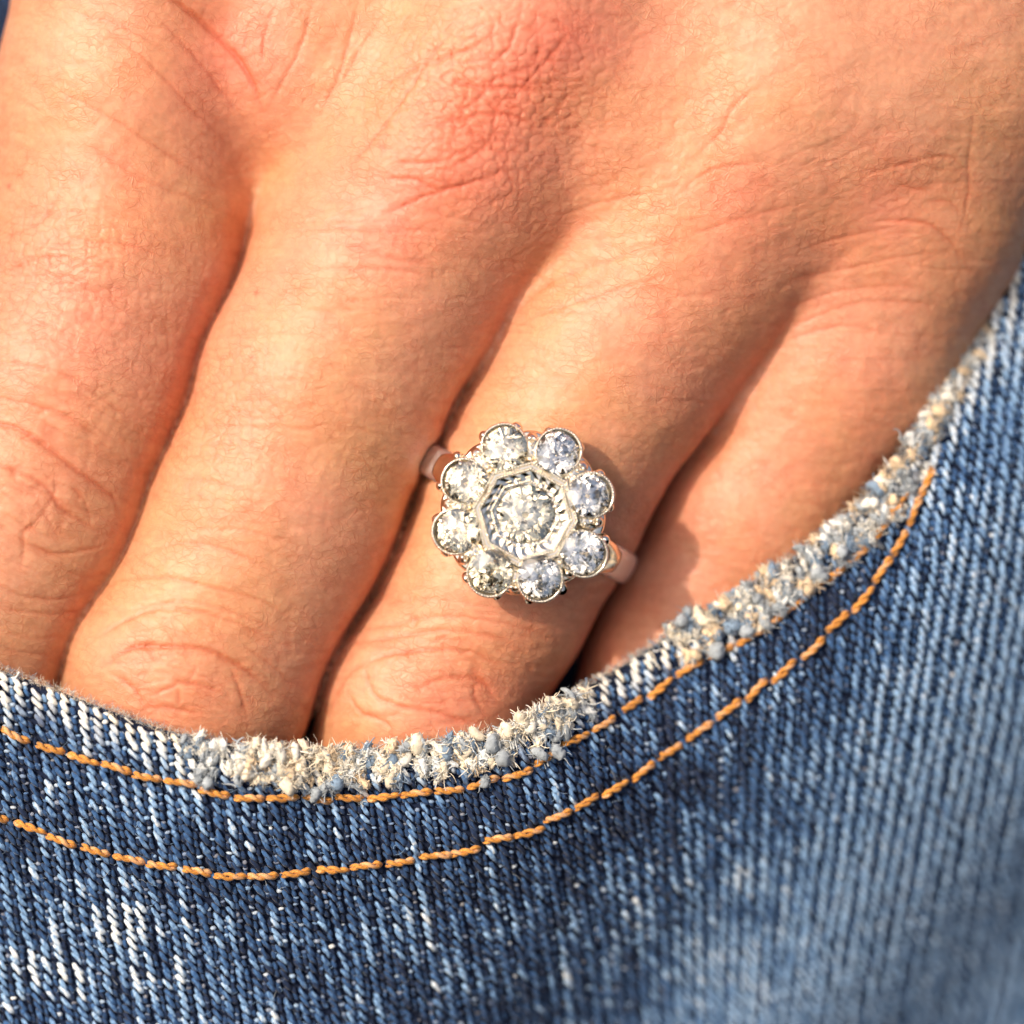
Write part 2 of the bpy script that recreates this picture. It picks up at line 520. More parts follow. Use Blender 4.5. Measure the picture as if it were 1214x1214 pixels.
def skin_detail(V, NR):
    x, y = V[:, 0], V[:, 1]
    top = smooth01(-0.05, 0.35, NR[:, 2])
    anchors = np.array([(150, 150, 40), (60, 400, 25), (60, 640, 20), (420, 80, -58), (420, 330, 2), (330, 560, 12), (230, 800, 12),
                        (600, 150, 0), (760, 150, -38), (720, 430, 8), (560, 760, 8), (900, 120, -32), (1000, 330, -12),
                        (1000, 480, 8), (850, 600, 15), (1150, 100, -5)], float)
    wsum = 0; th = 0
    for ax, ay, a in anchors:
        w = 1 / (((x - ax) ** 2 + (y - ay) ** 2) / 90 ** 2 + 0.15) ** 1.6
        wsum = wsum + w; th = th + w * a
    th = th / wsum
    wx = x + 16 * (fbm(x / 70, y / 70, 3) - 0.5) + 5 * (fbm(x / 17, y / 17, 5) - 0.5)
    wy = y + 16 * (fbm(x / 70, y / 70, 4) - 0.5) + 5 * (fbm(x / 17, y / 17, 6) - 0.5)
    lines = 0; ws = 0; cross = 0
    for a in (-75, -50, -25, 0, 25, 50):
        w = np.clip(1 - np.abs(th - a) / 26, 0, 1)
        r = math.radians(a)
        u = wx * math.cos(r) + wy * math.sin(r); v = -wx * math.sin(r) + wy * math.cos(r)
        l1 = 1 - np.abs(2 * vnoise(u / 75, v / 15, 11) - 1)
        l2 = 1 - np.abs(2 * vnoise(u / 34 + 5, v / 8.5, 12) - 1)
        q1 = 1 - np.abs(2 * vnoise((u * .55 + v * .83) / 40, (v * .55 - u * .83) / 14, 13) - 1)
        q2 = 1 - np.abs(2 * vnoise((u * .55 - v * .83) / 40, (v * .55 + u * .83) / 14, 14) - 1)
        lines = lines + w * (smooth01(.72, 1, l1) * 1.0 + smooth01(.62, 1, l2) * 0.6)
        cross = cross + w * (smooth01(.76, 1, q1) + smooth01(.76, 1, q2)) * 0.6
        ws = ws + w
    lines /= np.maximum(ws, .2); cross /= np.maximum(ws, .2)
    net = 1 - smooth01(0.0, 0.30, voro_edge(wx / 15, wy / 11, 21))
    net2 = 1 - smooth01(0.0, 0.20, voro_edge(wx / 7.5, wy / 6, 22))
    # strong, crackled relief over the knuckle, calmer on the finger backs
    kn = np.exp(-(((x - 590) / 120) ** 2 + ((y - 130) / 120) ** 2)) + 0.6 * np.exp(-(((x - 60) / 120) ** 2 + ((y - 330) / 90) ** 2)) + 0.5 * np.exp(-(((x - 250) / 100) ** 2 + ((y - 480) / 90) ** 2))
    ampl = 0.55 + 0.45 * fbm(x / 90, y / 90, 31)
    pip = sum(np.exp(-(((x - a_) / 105) ** 2 + ((y - b_) / 85) ** 2)) for a_, b_ in ((50, 570), (235, 800), (535, 790)))
    crack = ((0.6 + 0.75 * pip) * lines + 0.30 * cross * (0.5 + 1.7 * kn) + net * (0.30 + 1.2 * kn) + 0.2 * net2) * ampl
    # creases one can follow in the photograph
    def Z_(pts, x0, y0, s): return [(x0 + a / s, y0 + b / s) for a, b in pts]
    CR = []
    i_ = lambda p, d=1.0, w=2.2: CR.append((Z_(p, 0, 420, 3.035), d, w))
    i_([(-60, 30), (0, 35), (100, 45), (250, 80), (400, 180), (500, 260)], .9)
    i_([(-60, 150), (0, 160), (150, 190), (290, 250), (400, 340)], 1.0)
    i_([(60, 95), (200, 150), (330, 215)], .6)
    i_([(-90, 235), (0, 250), (100, 280), (200, 350), (300, 430), (400, 500), (430, 570)], 2.0, 2.8)
    i_([(-80, 385), (0, 400), (100, 435), (180, 480), (230, 550), (300, 600), (400, 660)], 1.6, 2.6)
    i_([(210, 410), (208, 500), (150, 600), (100, 640), (100, 700), (85, 780)], 1.0)
    i_([(110, 680), (200, 715), (320, 705), (400, 680)], 1.1)
    i_([(200, 760), (300, 800), (380, 790)], .7)
    i_([(-60, 810), (0, 830), (100, 870), (220, 880), (330, 850)], .9)
    i_([(-40, 900), (0, 910), (100, 925), (220, 935), (330, 905)], .9)
    i_([(-40, 980), (0, 990), (120, 1020), (250, 1010)], .7)
    i_([(0, 1060), (150, 1080), (220, 1070)], .6)
    i_([(270, 480), (320, 540), (335, 620)], .8)
    i_([(160, 540), (200, 620), (220, 670)], .8)
    i_([(0, 480), (60, 520), (110, 570)], .7)
    m_ = lambda p, d=1.0, w=2.2: CR.append((Z_(p, 60, 400, 2.428), d, w))
    m_([(150, 950), (180, 930), (250, 890), (340, 888), (440, 892), (520, 925), (600, 980), (640, 1030)], 2.0, 2.8)
    m_([(290, 1030), (350, 1005), (385, 990), (450, 1000), (520, 1030)], 1.4)
    m_([(380, 1000), (375, 1060)], 1.0)
    m_([(430, 940), (405, 985)], .7)
    m_([(520, 940), (550, 1010), (570, 1090)], 1.1)
    m_([(110, 880), (220, 815), (320, 780), (450, 790), (560, 830), (640, 870)], 1.2)
    m_([(150, 720), (220, 695), (330, 690), (480, 720), (620, 760), (720, 830)], 1.0)
    m_([(230, 640), (400, 590), (560, 630), (680, 700)], .7)
    m_([(340, 570), (480, 550), (640, 570), (760, 620)], .6)
    m_([(330, 410), (440, 410), (560, 440), (640, 450)], .5)
    m_([(420, 320), (540, 300), (640, 340)], .5)
    m_([(200, 790), (400, 760), (560, 800), (680, 860)], .8)
    m_([(170, 960), (240, 1000), (280, 1060)], 1.1)
    m_([(560, 880), (660, 960), (700, 1010)], .9)
    m_([(240, 1080), (330, 1060), (460, 1085)], .9)
    r_ = lambda p, d=1.0, w=2.2: CR.append((Z_(p, 300, 740, 2.639), d, w))
    r_([(345, 130), (420, 95), (560, 80), (680, 85), (750, 110)], 1.5, 2.6)
    r_([(350, 150), (380, 220), (460, 255), (560, 270), (660, 300), (720, 310)], 1.6, 2.6)
    r_([(520, 200), (580, 170), (650, 165), (720, 180), (760, 240)], 1.6, 2.6)
    r_([(690, 180), (700, 240), (740, 290)], 1.0)
    r_([(300, 70), (330, 60), (450, 40), (600, 20), (760, 40), (850, 90)], 1.1)
    r_([(290, 210), (330, 270), (420, 310), (440, 350)], 1.2)
    r_([(240, 260), (270, 200), (300, 150), (370, 110)], 1.0)
    r_([(320, 20), (420, 5), (600, -25), (800, 0), (900, 30)], .9)
    r_([(440, 215), (520, 240), (640, 250)], .8)
    r_([(380, -60), (560, -80), (760, -50), (900, -40)], .6)
    k_ = lambda p, d=1.0, w=2.0: CR.append((Z_(p, 380, 0, 2.89), d, w))
    k_([(430, 285), (520, 310), (640, 318), (740, 322)], 1.5)
    k_([(340, 440), (480, 430), (560, 405), (680, 420), (760, 480)], 1.5)
    k_([(740, 80), (740, 220), (690, 255), (600, 290), (560, 340), (490, 400), (440, 510)], 1.3)
    k_([(600, 350), (595, 430), (580, 500), (500, 560), (430, 600)], 1.4)
    k_([(500, 450), (580, 510), (640, 560)], 1.2)
    k_([(860, 110), (770, 230), (700, 310), (640, 380)], 1.2)
    k_([(560, 250), (640, 190), (670, 110), (690, 60)], 1.2)
    k_([(220, 745), (350, 690), (480, 650), (600, 610), (640, 560)], 1.4)
    k_([(240, 570), (400, 570), (460, 550), (560, 510)], 1.0)
    k_([(200, 620), (330, 630), (400, 660), (500, 650)], 1.1)
    k_([(480, 320), (520, 400), (480, 480)], .9)
    k_([(10, 780), (200, 800), (400, 800)], .9)
    k_([(100, 850), (300, 900), (420, 910)], .8)
    k_([(0, 930), (250, 930), (400, 960)], .8)
    k_([(200, 310), (340, 240), (500, 190), (620, 120)], .9)
    k_([(60, 320), (160, 140), (250, 10)], .8)
    k_([(100, 590), (250, 400), (380, 210), (500, 70)], 1.1)
    k_([(0, 400), (70, 250), (110, 100), (140, -20)], .9)
    k_([(600, 560), (660, 660), (560, 720)], .8)
    k_([(740, 460), (800, 400), (860, 330)], .8)
    k_([(680, 60), (800, 90), (900, 180)], .9)
    k_([(560, 340), (600, 380), (700, 300)], .9)
    k_([(1214, 640), (1100, 670), (950, 700), (820, 740)], .7)
    k_([(1214, 830), (1000, 890), (800, 960), (640, 1090)], .7)
    k_([(1214, 940), (1000, 1000), (800, 1060), (680, 1110)], .8)
    t_ = lambda p, d=1.0, w=2.2: CR.append((Z_(p, 0, 0, 3.035), d, w))
    t_([(560, -40), (700, 60), (830, 180), (910, 300), (945, 400)], 2.4, 3.2)
    t_([(560, 60), (700, 200), (800, 330), (880, 430)], 1.0)
    t_([(400, 120), (560, 250), (700, 400), (830, 520)], .9)
    t_([(300, 60), (460, 110), (620, 200)], .8)
    t_([(200, 320), (400, 430), (640, 580), (830, 700)], .9)
    t_([(280, 500), (500, 640), (700, 720), (850, 780)], .7)
    t_([(150, 900), (300, 880), (480, 890), (640, 960)], .7)
    t_([(0, 860), (150, 800), (240, 660)], .8)
    t_([(0, 980), (170, 930), (330, 960)], .8)
    t_([(1000, 20), (960, 110), (940, 260)], .9)
    t_([(1130, 10), (1080, 180), (1000, 330), (960, 400)], 1.0)
    t_([(880, 200), (900, 90), (980, 60)], .8)
    b_ = lambda p, d=1.0, w=2.2: CR.append((Z_(p, 800, 0, 2.93), d, w))
    b_([(680, 775), (760, 765), (880, 775), (960, 830), (1010, 890)], 1.3)
    b_([(1040, 430), (1024, 560), (1030, 650), (1012, 780)], .7)
    b_([(430, 870), (560, 830), (700, 800), (800, 775)], .8)
    b_([(640, 630), (700, 600), (850, 560), (960, 545), (1020, 610)], .9)
    b_([(760, 640), (860, 660), (900, 650)], .7)
    b_([(880, 700), (960, 700), (1010, 750)], .8)
    b_([(430, 960), (560, 940), (740, 900), (940, 870)], .7)
    b_([(420, 1060), (560, 1010), (740, 990), (900, 1000)], .8)
    b_([(400, 1140), (560, 1070), (700, 1040), (900, 1050)], .9)
    b_([(380, 1190), (480, 1150), (600, 1130), (740, 1150)], 1.0)
    b_([(60, 560), (150, 470), (200, 380), (300, 300)], .8)
    b_([(0, 690), (120, 600), (330, 570)], .8)
    b_([(0, 840), (150, 790), (320, 740), (480, 700)], .7)
    b_([(850, 440), (950, 490), (1100, 500)], .6)
    sx = x + 2.6 * (fbm(x / 9, y / 9, 41) - .5); sy = y + 2.6 * (fbm(x / 9, y / 9, 42) - .5)
    deep = np.zeros_like(x)
    for pts, d, w in CR:
        p = crom(pts, 6)
        lo, hi = p.min(0) - 14, p.max(0) + 14
        m = np.where((x > lo[0]) & (x < hi[0]) & (y > lo[1]) & (y < hi[1]))[0]
        if len(m) == 0: continue
        dd, tt, _ = polydist(sx[m], sy[m], p)
        L = np.hypot(*(p[1:] - p[:-1]).T).sum()
        fade = smooth01(0, .22, tt / L) * (1 - smooth01(.72, 1, tt / L))
        deep[m] = np.maximum(deep[m], d * (0.3 + 0.7 * fade) * (np.exp(-(dd / w) ** 2) + 0.25 * np.exp(-(dd / (3.2 * w)) ** 2)))
    # soft folds of the knuckle skin and veins
    soft = 3.0 * (fbm(x / 60, y / 45, 51) - .5) + 1.3 * (fbm(x / 18, y / 12, 52) - .5)
    gu = (x - 620) * -0.485 + (y - 606) * 0.875; gv = (x - 620) * 0.875 + (y - 606) * 0.485
    groove = (-4.0 * np.exp(-(gu / 17) ** 4) + 3.0 * np.exp(-((np.abs(gu) - 31) / 11) ** 2)) * (np.abs(gv) < 150) * (V[:, 2] > -60)
    disp = (-1.2 * crack - 1.1 * deep + soft * 1.0) * top + groove * smooth01(155, 120, np.abs(gv))
    # albedo: blood under the skin, paler and yellower elsewhere, freckles
    base = np.array([0.645, 0.312, 0.182])
    col = np.repeat(base[None], len(x), 0)
    red = np.zeros_like(x)
    for cx, cy, r, s_ in [(600, 110, 115, .72), (520, 205, 95, .6), (450, 270, 90, .45), (280, 60, 90, .9), (40, 330, 120, .55), (130, 200, 90, .4), (30, 540, 110, .35),
                          (220, 830, 110, .35), (540, 810, 100, .4), (870, 250, 90, .5), (1060, 250, 90, .45), (940, 480, 160, .4), (830, 680, 110, .3),
                          (300, 520, 120, .35), (700, 330, 110, .3), (690, 780, 90, .4), (690, 40, 80, .6), (330, 330, 90, .3)]:
        red += s_ * np.exp(-(((x - cx) ** 2 + (y - cy) ** 2) / r ** 2))
    red = np.clip(red + 0.35 * (fbm(x / 55, y / 55, 61) - .5) + 0.25 * (fbm(x / 13, y / 13, 62) - .5), 0, 1.2)
    yel = np.clip(fbm(x / 130, y / 130, 63) * 1.6 - .6, 0, 1)
    col *= 1 - red[:, None] * np.array([0.0, 0.26, 0.20])
    col[:, 0] *= 1 + 0.07 * red
    col *= 1 - yel[:, None] * np.array([0.05, 0.0, 0.22])
    line = np.clip(0.62 * crack + 0.55 * deep, 0, 1.3) * top
    col *= 1 - line[:, None] * np.array([0.13, 0.34, 0.40])
    col *= (1 + 0.10 * (fbm(x / 6, y / 6, 64) - .5))[:, None]
    for fx, fy, fr, s_ in [(8, 219, 3.6, .5), (305, 348, 3.2, .4), (300, 425, 2.8, .4), (776, 490, 3.5, .25), (395, 520, 2.5, .35), (455, 178, 5, .3), (900, 470, 3.5, .2), (240, 586, 4, .25), (420, 762, 2, .3), (1020, 270, 3, .2)]:
        w = np.exp(-(((x - fx) ** 2 + (y - fy) ** 2) / fr ** 2))
        col *= 1 - s_ * w[:, None] * np.array([.6, 1, 1])
    return disp, col

hd, hc = skin_detail(HV, NRM)
hv2 = HV + NRM * hd[:, None]
hand_me = mesh_from('hand', W(hv2) - W(np.array([600., 300., 0.])), [A2, B2, G2], SKIN, hc)
ga = hand_me.attributes.new('grain', 'FLOAT_VECTOR', 'POINT')
ga.data.foreach_set('vector', np.ascontiguousarray(HV, np.float32).ravel())
hand = link('hand', hand_me, None, Vector(W(np.array([600., 300., 0.]))))
hand['label'] = 'bare back of a hand with its four fingers slipped into the denim pocket'
hand['category'] = 'hand'

# ================================================================== THE JEANS
HEM = crom([(-330, 690), (-200, 715), (-90, 755), (0, 790), (70, 815), (150, 845), (230, 870), (350, 886), (450, 886), (560, 872), (640, 842), (720, 800), (800, 750),
            (880, 700), (960, 648), (1035, 582), (1083, 520), (1122, 460), (1160, 398), (1196, 335), (1235, 255), (1275, 150), (1310, 20), (1330, -120)], 8)
ST1 = crom([(-150, 790), (-70, 830), (0, 860), (60, 885), (130, 905), (200, 925), (260, 937), (330, 945), (440, 944), (500, 940), (570, 930), (620, 915),
            (680, 880), (740, 845), (800, 805), (880, 762), (960, 705), (1015, 665), (1050, 625), (1090, 575), (1128, 505), (1158, 450), (1182, 395)], 8)
ST2 = crom([(-150, 900), (-60, 940), (0, 965), (50, 985), (110, 1005), (170, 1022), (240, 1033), (310, 1038), (390, 1030), (450, 1025), (520, 1015), (580, 1000),
            (640, 980), (690, 955), (750, 925), (830, 870), (900, 820), (960, 775), (1010, 730), (1050, 680), (1075, 640), (1092, 600), (1115, 545)], 8)
hseg = np.hypot(*(HEM[1:] - HEM[:-1]).T)
HS = np.concatenate([[0], np.cumsum(hseg)])
htan = np.gradient(HEM, HS, axis=0); htan /= np.linalg.norm(htan, axis=1)[:, None]
hnor = np.stack([-htan[:, 1], htan[:, 0]], 1)            # away from the hand, into the cloth
def hand_top(x, y):
    i = np.clip((x - gx[0]) / H, 0, len(gx) - 2); j = np.clip((y - gy[0]) / H, 0, len(gy) - 2)
    return HM[np.round(i).astype(int), np.round(j).astype(int)]
hh = np.max([hand_top(HEM[:, 0] + o * hnor[:, 0], HEM[:, 1] + o * hnor[:, 1]) for o in (-8, 5, 20, 40)], 0).astype(float)
def base_z(x, y):
    t = np.clip(((x - 450) * 0.75 + (y - 850) * 0.45) / 900, -0.1, 1.2)
    tt = np.clip(t, 0, 1)
    z = 92 - 500 * tt * tt * (3 - 2 * tt)
    z = z - 100 * smooth01(900, 1330, x) * smooth01(900, 330, y)
    z = z + 26 * (fbm(x / 330 + 3, y / 210, 71, 2) - .5) * smooth01(500, 900, x + 0.3 * y)
    u = (x * 0.72 + y * 0.69)
    z = z + 24 * np.sin((x * 0.75 + y * 0.66) / 75.0) * smooth01(1250, 1600, u * 1.0)
    return z
hz0 = np.maximum(hh, base_z(HEM[:, 0], HEM[:, 1]) - 10)
uni = np.linspace(0, HS[-1], 400)
hu = np.interp(uni, HS, hz0)
wdw = 14
hu = np.array([hu[max(0, i - wdw):i + wdw + 1].max() for i in range(400)])
ker = np.exp(-np.linspace(-2, 2, 33) ** 2); ker /= ker.sum()
hu = np.convolve(np.pad(hu, 16, 'edge'), ker, 'valid') + 20
s_end = np.interp(1150, HEM[:, 0], HS)
hu = hu - 60 * smooth01(s_end - 160, s_end + 40, uni)     # past the little finger the hem sinks behind the hand
def hem_z(s): return np.interp(s, uni, hu)

def cloth_z(x, y):
    d, s, side = polydist(x, y, HEM)
    d = np.where(side > 0, d, -d)
    hz = hem_z(s); bz = base_z(x, y)
    fall = np.exp(-(np.maximum(d, 0) / (230.0 + 230 * smooth01(650, 1050, x))) ** 2)
    z = bz + (hz - bz) * fall
    z = z + 3 * np.exp(-((d - 40) / 22) ** 2) + 5 * np.exp(-((d - 110) / 26) ** 2)
    R = 17.0
    e = np.clip(R - d, 0, R)
    z = z - (R - np.sqrt(np.maximum(R * R - e * e, 0)))
    z = np.where(d < 0, z - 3 * (-d), z)
    a, ta, _ = polydist(x, y, ST1); b, tb, sb = polydist(x, y, ST2)
    z = z - 7 * np.exp(-(a / 9) ** 2) * (d > 0) - 6 * np.exp(-(b / 9) ** 2)
    z = z - 7 * smooth01(165, 190, d)
    z = z + 3.0 * (fbm(x / 26, y / 26, 81, 2) - .5)
    return z, d, s, a, b, sb

GX0, GY0, GS = -170.0, 180.0, 3.0
cgx = np.arange(GX0, 1480, GS); cgy = np.arange(GY0, 1480, GS)
CX, CY = np.meshgrid(cgx, cgy, indexing='ij')
CZ, CD, CS, CA, CB, CSB = cloth_z(CX, CY)
for _ in range(14):                                        # even out the drape away from the hem
    B_ = CZ.copy()
    B_[3:-3, 3:-3] = (CZ[:-6, 3:-3] + CZ[6:, 3:-3] + CZ[3:-3, :-6] + CZ[3:-3, 6:] + CZ[3:-3, 3:-3]) / 5
    CZ = CZ + (B_ - CZ) * smooth01(70, 110, CD) * smooth01(14, 30, CB)
def samp(G, x, y):
    i = np.clip((x - GX0) / GS, 0, G.shape[0] - 1.001); j = np.clip((y - GY0) / GS, 0, G.shape[1] - 1.001)
    i0 = i.astype(int); j0 = j.astype(int); fx = i - i0; fy = j - j0
    return (G[i0, j0] * (1 - fx) + G[i0 + 1, j0] * fx) * (1 - fy) + (G[i0, j0 + 1] * (1 - fx) + G[i0 + 1, j0 + 1] * fx) * fy

JAT = (600, 1050, -60)
jeans = thing('jeans', 'worn blue denim jeans with a frayed curved pocket edge and orange topstitching', 'jeans', JAT)

INDIGO = np.array([0.010, 0.022, 0.060]); MIDB = np.array([0.040, 0.112, 0.265]); PALE = np.array([0.26, 0.43, 0.65]); WHITE = np.array([0.80, 0.82, 0.80]); CREAM = np.array([0.82, 0.72, 0.55])
def denim_col(w, cream):
    w = np.clip(w, 0, 1)[:, None]
    c = np.where(w < .4, INDIGO + (MIDB - INDIGO) * (w / .4), np.where(w < .72, MIDB + (PALE - MIDB) * ((w - .4) / .32), PALE + (WHITE - PALE) * ((w - .72) / .28)))
    return c + (CREAM - c) * np.clip(cream, 0, 1)[:, None]

def worn(x, y, d, a, b, sb):
    w = np.full(x.shape, 0.355)
    w += 0.33 * np.exp(-(((x - 40) / 260) ** 2 + ((y - 1120) / 110) ** 2)) + 0.12 * np.exp(-(((x - 120) / 140) ** 2 + ((y - 950) / 40) ** 2))
    w += 0.10 * np.exp(-(((x - 560) / 130) ** 2 + ((y - 1130) / 60) ** 2)) + 0.13 * np.exp(-(((x - 640) / 60) ** 2 + ((y - 935) / 20) ** 2))
    w -= 0.09 * np.exp(-(b / 70) ** 2) + 0.08 * np.exp(-(a / 30) ** 2)
    w -= 0.10 * np.exp(-(((x - 820) / 170) ** 2 + ((y - 960) / 80) ** 2)) + 0.12 * np.exp(-(((x - 1010) / 100) ** 2 + ((y - 730) / 60) ** 2))
    w -= 0.10 * np.exp(-(((x - 350) / 110) ** 2 + ((y - 1060) / 40) ** 2))
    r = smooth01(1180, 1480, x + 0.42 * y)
    w += 0.36 * r  # not wear alone: colour lifted to offset shade on the lower right slope
    w += 0.10 * np.exp(-(((x - 1150) / 90) ** 2 + ((y - 1100) / 120) ** 2)) - 0.10 * np.exp(-(((x - 1200) / 40) ** 2 + ((y - 510) / 50) ** 2))
    w += 0.30 * (fbm(x / 60, y / 90, 91) - .5)
    return w, r

# ---- the sheet of the front panel: top side, rolled edge, inner side of the hem
ns = 460
su = np.linspace(0, HS[-1], ns)
ex = np.interp(su, HS, HEM[:, 0]); ey = np.interp(su, HS, HEM[:, 1])
nx_ = np.interp(su, HS, hnor[:, 0]); ny_ = np.interp(su, HS, hnor[:, 1])
dl = np.concatenate([np.linspace(1.2, 20, 8), np.linspace(24, 48, 6)])
rows = []
for d in [170, 110, 60, 30, 14, 5, 1.5]:                    # inner side
    z = hem_z(su) + (base_z(ex, ey) - hem_z(su)) * (1 - np.exp(-(d / 230.) ** 2)) - 17 - 14 * min(1, d / 14) - 10 * max(0, (d - 30) / 140)
    rows.append(np.stack([ex + nx_ * d, ey + ny_ * d, z], 1))
for d in dl:
    px, py = ex + nx_ * d, ey + ny_ * d
    rows.append(np.stack([px, py, cloth_z(px, py)[0] - 6.0], 1))
P = np.array(rows); nr = len(rows)
I = np.arange(nr * ns).reshape(nr, ns)
Qp = np.stack([I[:-1, :-1], I[:-1, 1:], I[1:, 1:], I[1:, :-1]], -1).reshape(-1, 4)
part('pocket_hem', jeans, P.reshape(-1, 3), [Qp], DENIM_BASE, np.repeat(np.array([[0.008, 0.016, 0.045]]), nr * ns, 0))

sx_ = np.arange(0, len(cgx) - 1, 2); sy_ = np.arange(0, len(cgy) - 1, 2)
IX, IY = np.meshgrid(sx_, sy_, indexing='ij')
VV = np.stack([CX[IX, IY], CY[IX, IY], CZ[IX, IY] - 6.8], -1)
dm = CD[IX, IY]
IG = np.arange(IX.size).reshape(IX.shape)
QG = np.stack([IG[:-1, :-1], IG[:-1, 1:], IG[1:, 1:], IG[1:, :-1]], -1).reshape(-1, 4)
QG = QG[(dm.ravel()[QG] > 34).all(1)]
us = np.unique(QG); mp_ = np.zeros(IX.size, np.int64); mp_[us] = np.arange(len(us))
part('front_panel', jeans, VV.reshape(-1, 3)[us], [mp_[QG][:, ::-1]], DENIM_BASE, np.repeat(np.array([[0.008, 0.016, 0.045]]), len(us), 0))

# ---- the back of the pocket and the hip behind the hand
def height_sheet(name, x0, x1, y0, y1, n, m, fz, mat, col):
    xs = np.linspace(x0, x1, n); ys = np.linspace(y0, y1, m)
    A, B = np.meshgrid(xs, ys, indexing='ij')
    V = np.stack([A, B, fz(A, B)], -1).reshape(-1, 3)
    I = np.arange(n * m).reshape(n, m)
    Q = np.stack([I[:-1, :-1], I[:-1, 1:], I[1:, 1:], I[1:, :-1]], -1).reshape(-1, 4)
    return part(name, jeans, V, [Q], mat, np.repeat(np.array([col]), n * m, 0))
back_z = lambda x, y: -235 - 420 * smooth01(480, 1200, x) + 8 * np.sin(x / 90 + y / 130)
height_sheet('back_panel', -700, 1800, -700, 1500, 90, 80, back_z, DENIM_BASE, (0.008, 0.016, 0.045))

# ---- generic swept tubes, all built at once
def tubes(paths, rad, k=6, flat=1.0, cap=True, twist=None, phase=0.0):
    """paths (n,m,3), rad (n,m) -> verts, quads; faces oriented outwards"""
    n, m, _ = paths.shape
    t = np.gradient(paths, axis=1)
    t /= np.maximum(np.linalg.norm(t, axis=2, keepdims=True), 1e-9)
    up = np.zeros_like(t); up[..., 2] = 1
    bad = np.abs(t[..., 2]) > .93
    up[bad] = (0.3, 1, 0)
    a = np.cross(t, up); a /= np.maximum(np.linalg.norm(a, axis=2, keepdims=True), 1e-9)
    b = np.cross(a, t)
    ph = np.linspace(0, 2 * np.pi, k, endpoint=False)
    r = rad[..., None] * np.ones(k)
    if twist is not None:
        r = r * twist(ph[None, None, :], np.linspace(0, 1, m)[None, :, None])
    V = paths[:, :, None, :] + a[:, :, None, :] * (np.cos(ph)[None, None, :, None] * r[..., None]) + b[:, :, None, :] * (np.sin(ph)[None, None, :, None] * r[..., None] * flat)
    I = np.arange(n * m * k).reshape(n, m, k)
    q = np.stack([I[:, :-1, :], I[:, 1:, :], np.roll(I, -1, 2)[:, 1:, :], np.roll(I, -1, 2)[:, :-1, :]], -1).reshape(-1, 4)
    F = [q]
    if cap and k > 3:
        F += [I[:, 0, :].reshape(-1, k), I[:, -1, ::-1].reshape(-1, k)]
    return V.reshape(-1, 3), F, ph

# ---- twill yarns: columns of slanting warp floats with pale weft dots between them
def colshift(u, v):
    w = smooth01(640, 1120, u)
    return 0.13 * (v - 1000) * (1 - w) - 0.15 * (v - 820) * w
cu, rv = 17.6, 10.6
fu, fv, fc = [], [], []
for ci in range(int(-430 / cu), int(1640 / cu)):
    v = np.arange(150, 1470, rv)
    v = v + RNG.uniform(-1.6, 1.6, len(v)) + RNG.uniform(0, rv)
    u = ci * cu + 1.5 * np.sin(v / 47 + ci * 2.1) + RNG.uniform(-1.2, 1.2, len(v))
    fu.append(u); fv.append(v); fc.append(np.full(len(v), ci))
fu, fv, fc = map(np.concatenate, (fu, fv, fc))
fx, fy = fu + colshift(fu, fv), fv
ok = (fx > -50) & (fx < 1360) & (fy > 220) & (fy < 1240 + 0.1 * np.maximum(fx, 0))
fx, fy, fu, fc = fx[ok], fy[ok], fu[ok], fc[ok]
fd = samp(CD, fx, fy)
ok = fd > 3
fx, fy, fu, fc, fd = fx[ok], fy[ok], fu[ok], fc[ok], fd[ok]
nf = len(fx)
fa, fb, fsb, fs = samp(CA, fx, fy), samp(CB, fx, fy), samp(CSB, fx, fy), samp(CS, fx, fy)
w0, rr = worn(fx, fy, fd, fa, fb, fsb)
colrnd = hash2(fc, fc * 0, 5)
streak = (vnoise(fc * 0.77 + 0.5, fy / 55.0, 7) - .5) * 0.62 + (colrnd - .5) * 0.10
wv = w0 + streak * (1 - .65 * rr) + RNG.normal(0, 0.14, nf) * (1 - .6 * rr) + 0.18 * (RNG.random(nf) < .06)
edge = np.exp(-(fd / 42.0) ** 2)
frz = lambda s_: np.interp(np.interp(s_, HS, HEM[:, 0]), [180, 260, 600, 690, 770, 830, 1130, 1180], [0, 1, 1, 0.0, 0, 1, 1, .6])
wv = wv + 0.80 * edge + 0.25 * edge * frz(fs)
wv = np.minimum(wv, 1 - .32 * rr)
cream = np.clip(edge * 1.0 - .25, 0, .75) * RNG.uniform(.3, 1.2, nf)
ang = np.radians(51 + RNG.normal(0, 4, nf) + 12 * smooth01(700, 1100, fx))
ln = RNG.uniform(15.5, 21, nf); hw = RNG.uniform(2.4, 3.3, nf) * (1 + .12 * (wv > .8))
m = 9
t = np.linspace(-1, 1, m)
bend = RNG.normal(0, .9, nf)
ax = np.cos(ang)[:, None] * t * ln[:, None] * .5 - np.sin(ang)[:, None] * (bend[:, None] * (1 - t * t) + 1.3 * t[None] ** 3 * 0)
ay = np.sin(ang)[:, None] * t * ln[:, None] * .5 + np.cos(ang)[:, None] * (bend[:, None] * (1 - t * t))
px = fx[:, None] + ax; py = fy[:, None] + ay
pz = samp(CZ, px, py)
pzc = samp(CZ, fx, fy)[:, None]
pz = np.maximum(pz, pzc - 14) + 1.2 - 6.5 * np.abs(t) ** 3.2 + RNG.uniform(-.8, .8, (nf, 1))
path = np.stack([px, py, pz], -1)
rad = (hw * (1 + .12 * rr))[:, None] * np.sqrt(np.clip(1.04 - np.abs(t) ** 3.5 * .9, 0.05, 1))
k = 8
tph = RNG.uniform(0, 6.28, nf)
